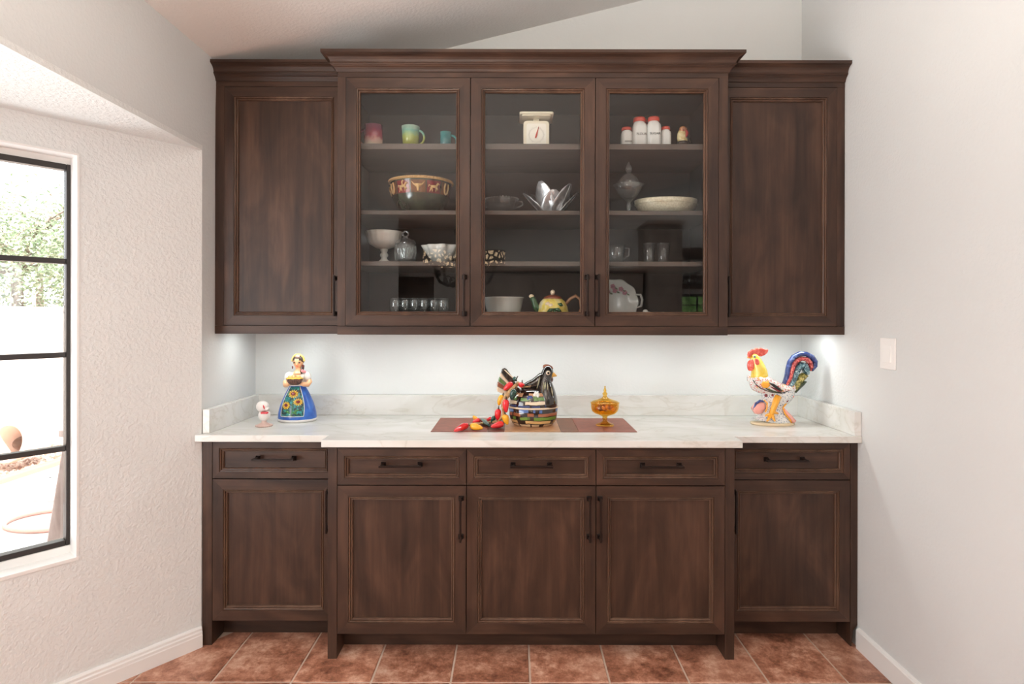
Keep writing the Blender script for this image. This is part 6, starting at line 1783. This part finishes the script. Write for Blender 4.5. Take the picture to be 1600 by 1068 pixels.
# ------------------------------------------------------------------ chandelier over the dining table spot
CX, CY, CZ = -0.42, 0.22, 1.80
cd = thing('chandelier', (CX, CY, CZ), 'wrought iron chandelier with scroll arms and pierced drum shades, reflected in the glass', 'chandelier')
M_IRON = plain('wrought_iron', (0.012, 0.010, 0.009, 1), 0.5, 0.6)
def shade_mat():
    m, nt, b = nmat('pierced_shade')
    mp = coords(nt, (1, 1, 1))
    v = nd(nt, 'ShaderNodeTexVoronoi'); v.feature = 'DISTANCE_TO_EDGE'; v.inputs['Scale'].default_value = 24
    nt.links.new(mp.outputs[0], v.inputs['Vector'])
    r = ramp(nt, [(0.0, (0.02, 0.015, 0.012, 1)), (0.16, (0.02, 0.015, 0.012, 1)), (0.20, (0.85, 0.6, 0.36, 1))])
    nt.links.new(v.outputs['Distance'], r.inputs[0]); nt.links.new(r.outputs[0], b.inputs['Base Color']); nt.links.new(r.outputs[0], b.inputs['Emission Color'])
    b.inputs['Emission Strength'].default_value = 7.0
    return m
M_SHADE = shade_mat()
m = MB(); m.lathe([(0.004, -0.16), (0.02, -0.14), (0.012, -0.11), (0.03, -0.07), (0.045, -0.02), (0.03, 0.03), (0.014, 0.06), (0.012, 0.40), (0.02, 0.43), (0.008, 0.46)], (CX, CY, CZ), 20); m.build('column', M_IRON, cd)
m = MB(); m.tube([(CX, CY, CZ + 0.44), (CX, CY, z_ceil(CX) - 0.01)], 0.006, 6); m.lathe([(0.07, 0), (0.06, -0.03), (0.01, -0.05)], (CX, CY, z_ceil(CX) - 0.02), 20); m.build('chain', M_IRON, cd)
for k in range(5):
    a = math.radians(8 + 72 * k); d = Vector((math.cos(a), math.sin(a), 0)); c = Vector((CX, CY, CZ))
    pth = [(0.02, -0.03), (0.07, -0.10), (0.14, -0.13), (0.21, -0.10), (0.25, -0.03), (0.255, 0.02)]
    m = MB(); m.tube([c + d * r + Vector((0, 0, z)) for r, z in pth], [0.013, 0.014, 0.013, 0.012, 0.011, 0.011], 8)
    m.tube([c + d * (0.14 + 0.035 * math.cos(t)) + Vector((0, 0, -0.085 + 0.035 * math.sin(t))) for t in [-1.6 + 0.5 * i for i in range(11)]], [0.010 - 0.0006 * i for i in range(11)], 6)
    m.tube([c + d * 0.02 + Vector((0, 0, 0.33)), c + d * 0.05 + Vector((0, 0, 0.38)), c + d * 0.08 + Vector((0, 0, 0.33)), c + d * 0.05 + Vector((0, 0, 0.22)), c + d * 0.03 + Vector((0, 0, 0.12))], 0.007, 6)
    arm = m.build('arm', M_IRON, cd)
    sc0 = c + d * 0.255
    m = MB(); m.lathe([(0.022, 0.02), (0.03, 0.03), (0.012, 0.04), (0.011, 0.075)], tuple(sc0), 14); m.build('candle_cup', M_IRON, arm)
    m = MB(); m.lathe([(0.092, 0.045), (0.095, 0.155), (0.093, 0.155), (0.090, 0.045)], tuple(sc0), 28, cap=False); sh = m.build('shade', M_SHADE, arm)
    m = MB()
    for zz in (0.043, 0.157): m.tube([sc0 + Vector((0.0945 * math.cos(2 * PI * i / 24), 0.0945 * math.sin(2 * PI * i / 24), zz)) for i in range(25)], 0.004, 6)
    m.build('shade_ring', M_IRON, arm)
    pl_ = lamp('shade_glow', 'POINT', tuple(sc0 + Vector((0, 0, 0.14))), (0, 0, 0), 27.0, (1.0, 0.93, 0.84)); pl_.data.shadow_soft_size = 0.03

# ------------------------------------------------------------------ recessed ceiling lights, added out of frame to brighten the room
M_CAN = plain('fill_downlight_trim', (0.8, 0.8, 0.78, 1), 0.4)
M_LENS = plain('fill_downlight_lens', (0.9, 0.9, 0.9, 1), 0.3, emit=(1, 0.95, 0.88, 1), estr=6.0)
where = {(-0.55, 1.72): 'nearest the bay window', (0.75, 1.72): 'between the camera spot and the cabinets', (-0.5, -1.6): 'behind the chandelier', (1.0, -1.6): 'in the middle of the room', (2.6, -2.2): 'before the tall kitchen cabinet', (3.8, -1.2): 'close to the added patio door', (-0.63, -3.3): 'above the end of the pantry run', (1.14, -3.3): 'above the middle of the pantry run', (2.95, -3.3): 'above the kitchen window'}
for (lx, ly), w in where.items():
    lz = z_ceil(lx)
    t = thing('fill_downlight', (lx, ly, lz), 'added round ceiling light ' + w, 'ceiling light', 'added recessed ceiling lights')
    rot = Matrix.Rotation(-math.atan(SLOPE), 3, 'Y')
    def rr(r, z): return [Vector((lx, ly, lz)) + rot @ Vector((r * math.cos(2 * PI * i / 24), r * math.sin(2 * PI * i / 24), z)) for i in range(24)]
    m = MB(); m.rings([rr(0.075, -0.001), rr(0.078, -0.006), rr(0.062, -0.008), rr(0.058, -0.003)], True, False, False, 0, True); m.build('trim_ring', M_CAN, t)
    m = MB(); m.rings([rr(0.058, -0.002), rr(0.058, -0.004)], True, True, True, 0, False); m.build('lens', M_LENS, t)
    lamp('fill_downlight_beam', 'AREA', Vector((lx, ly, lz)) + rot @ Vector((0, 0, -0.012)), (0, -math.atan(SLOPE), 0), 1.2 if ly > 0 else 19, (1.0, 0.96, 0.91), 0.11)
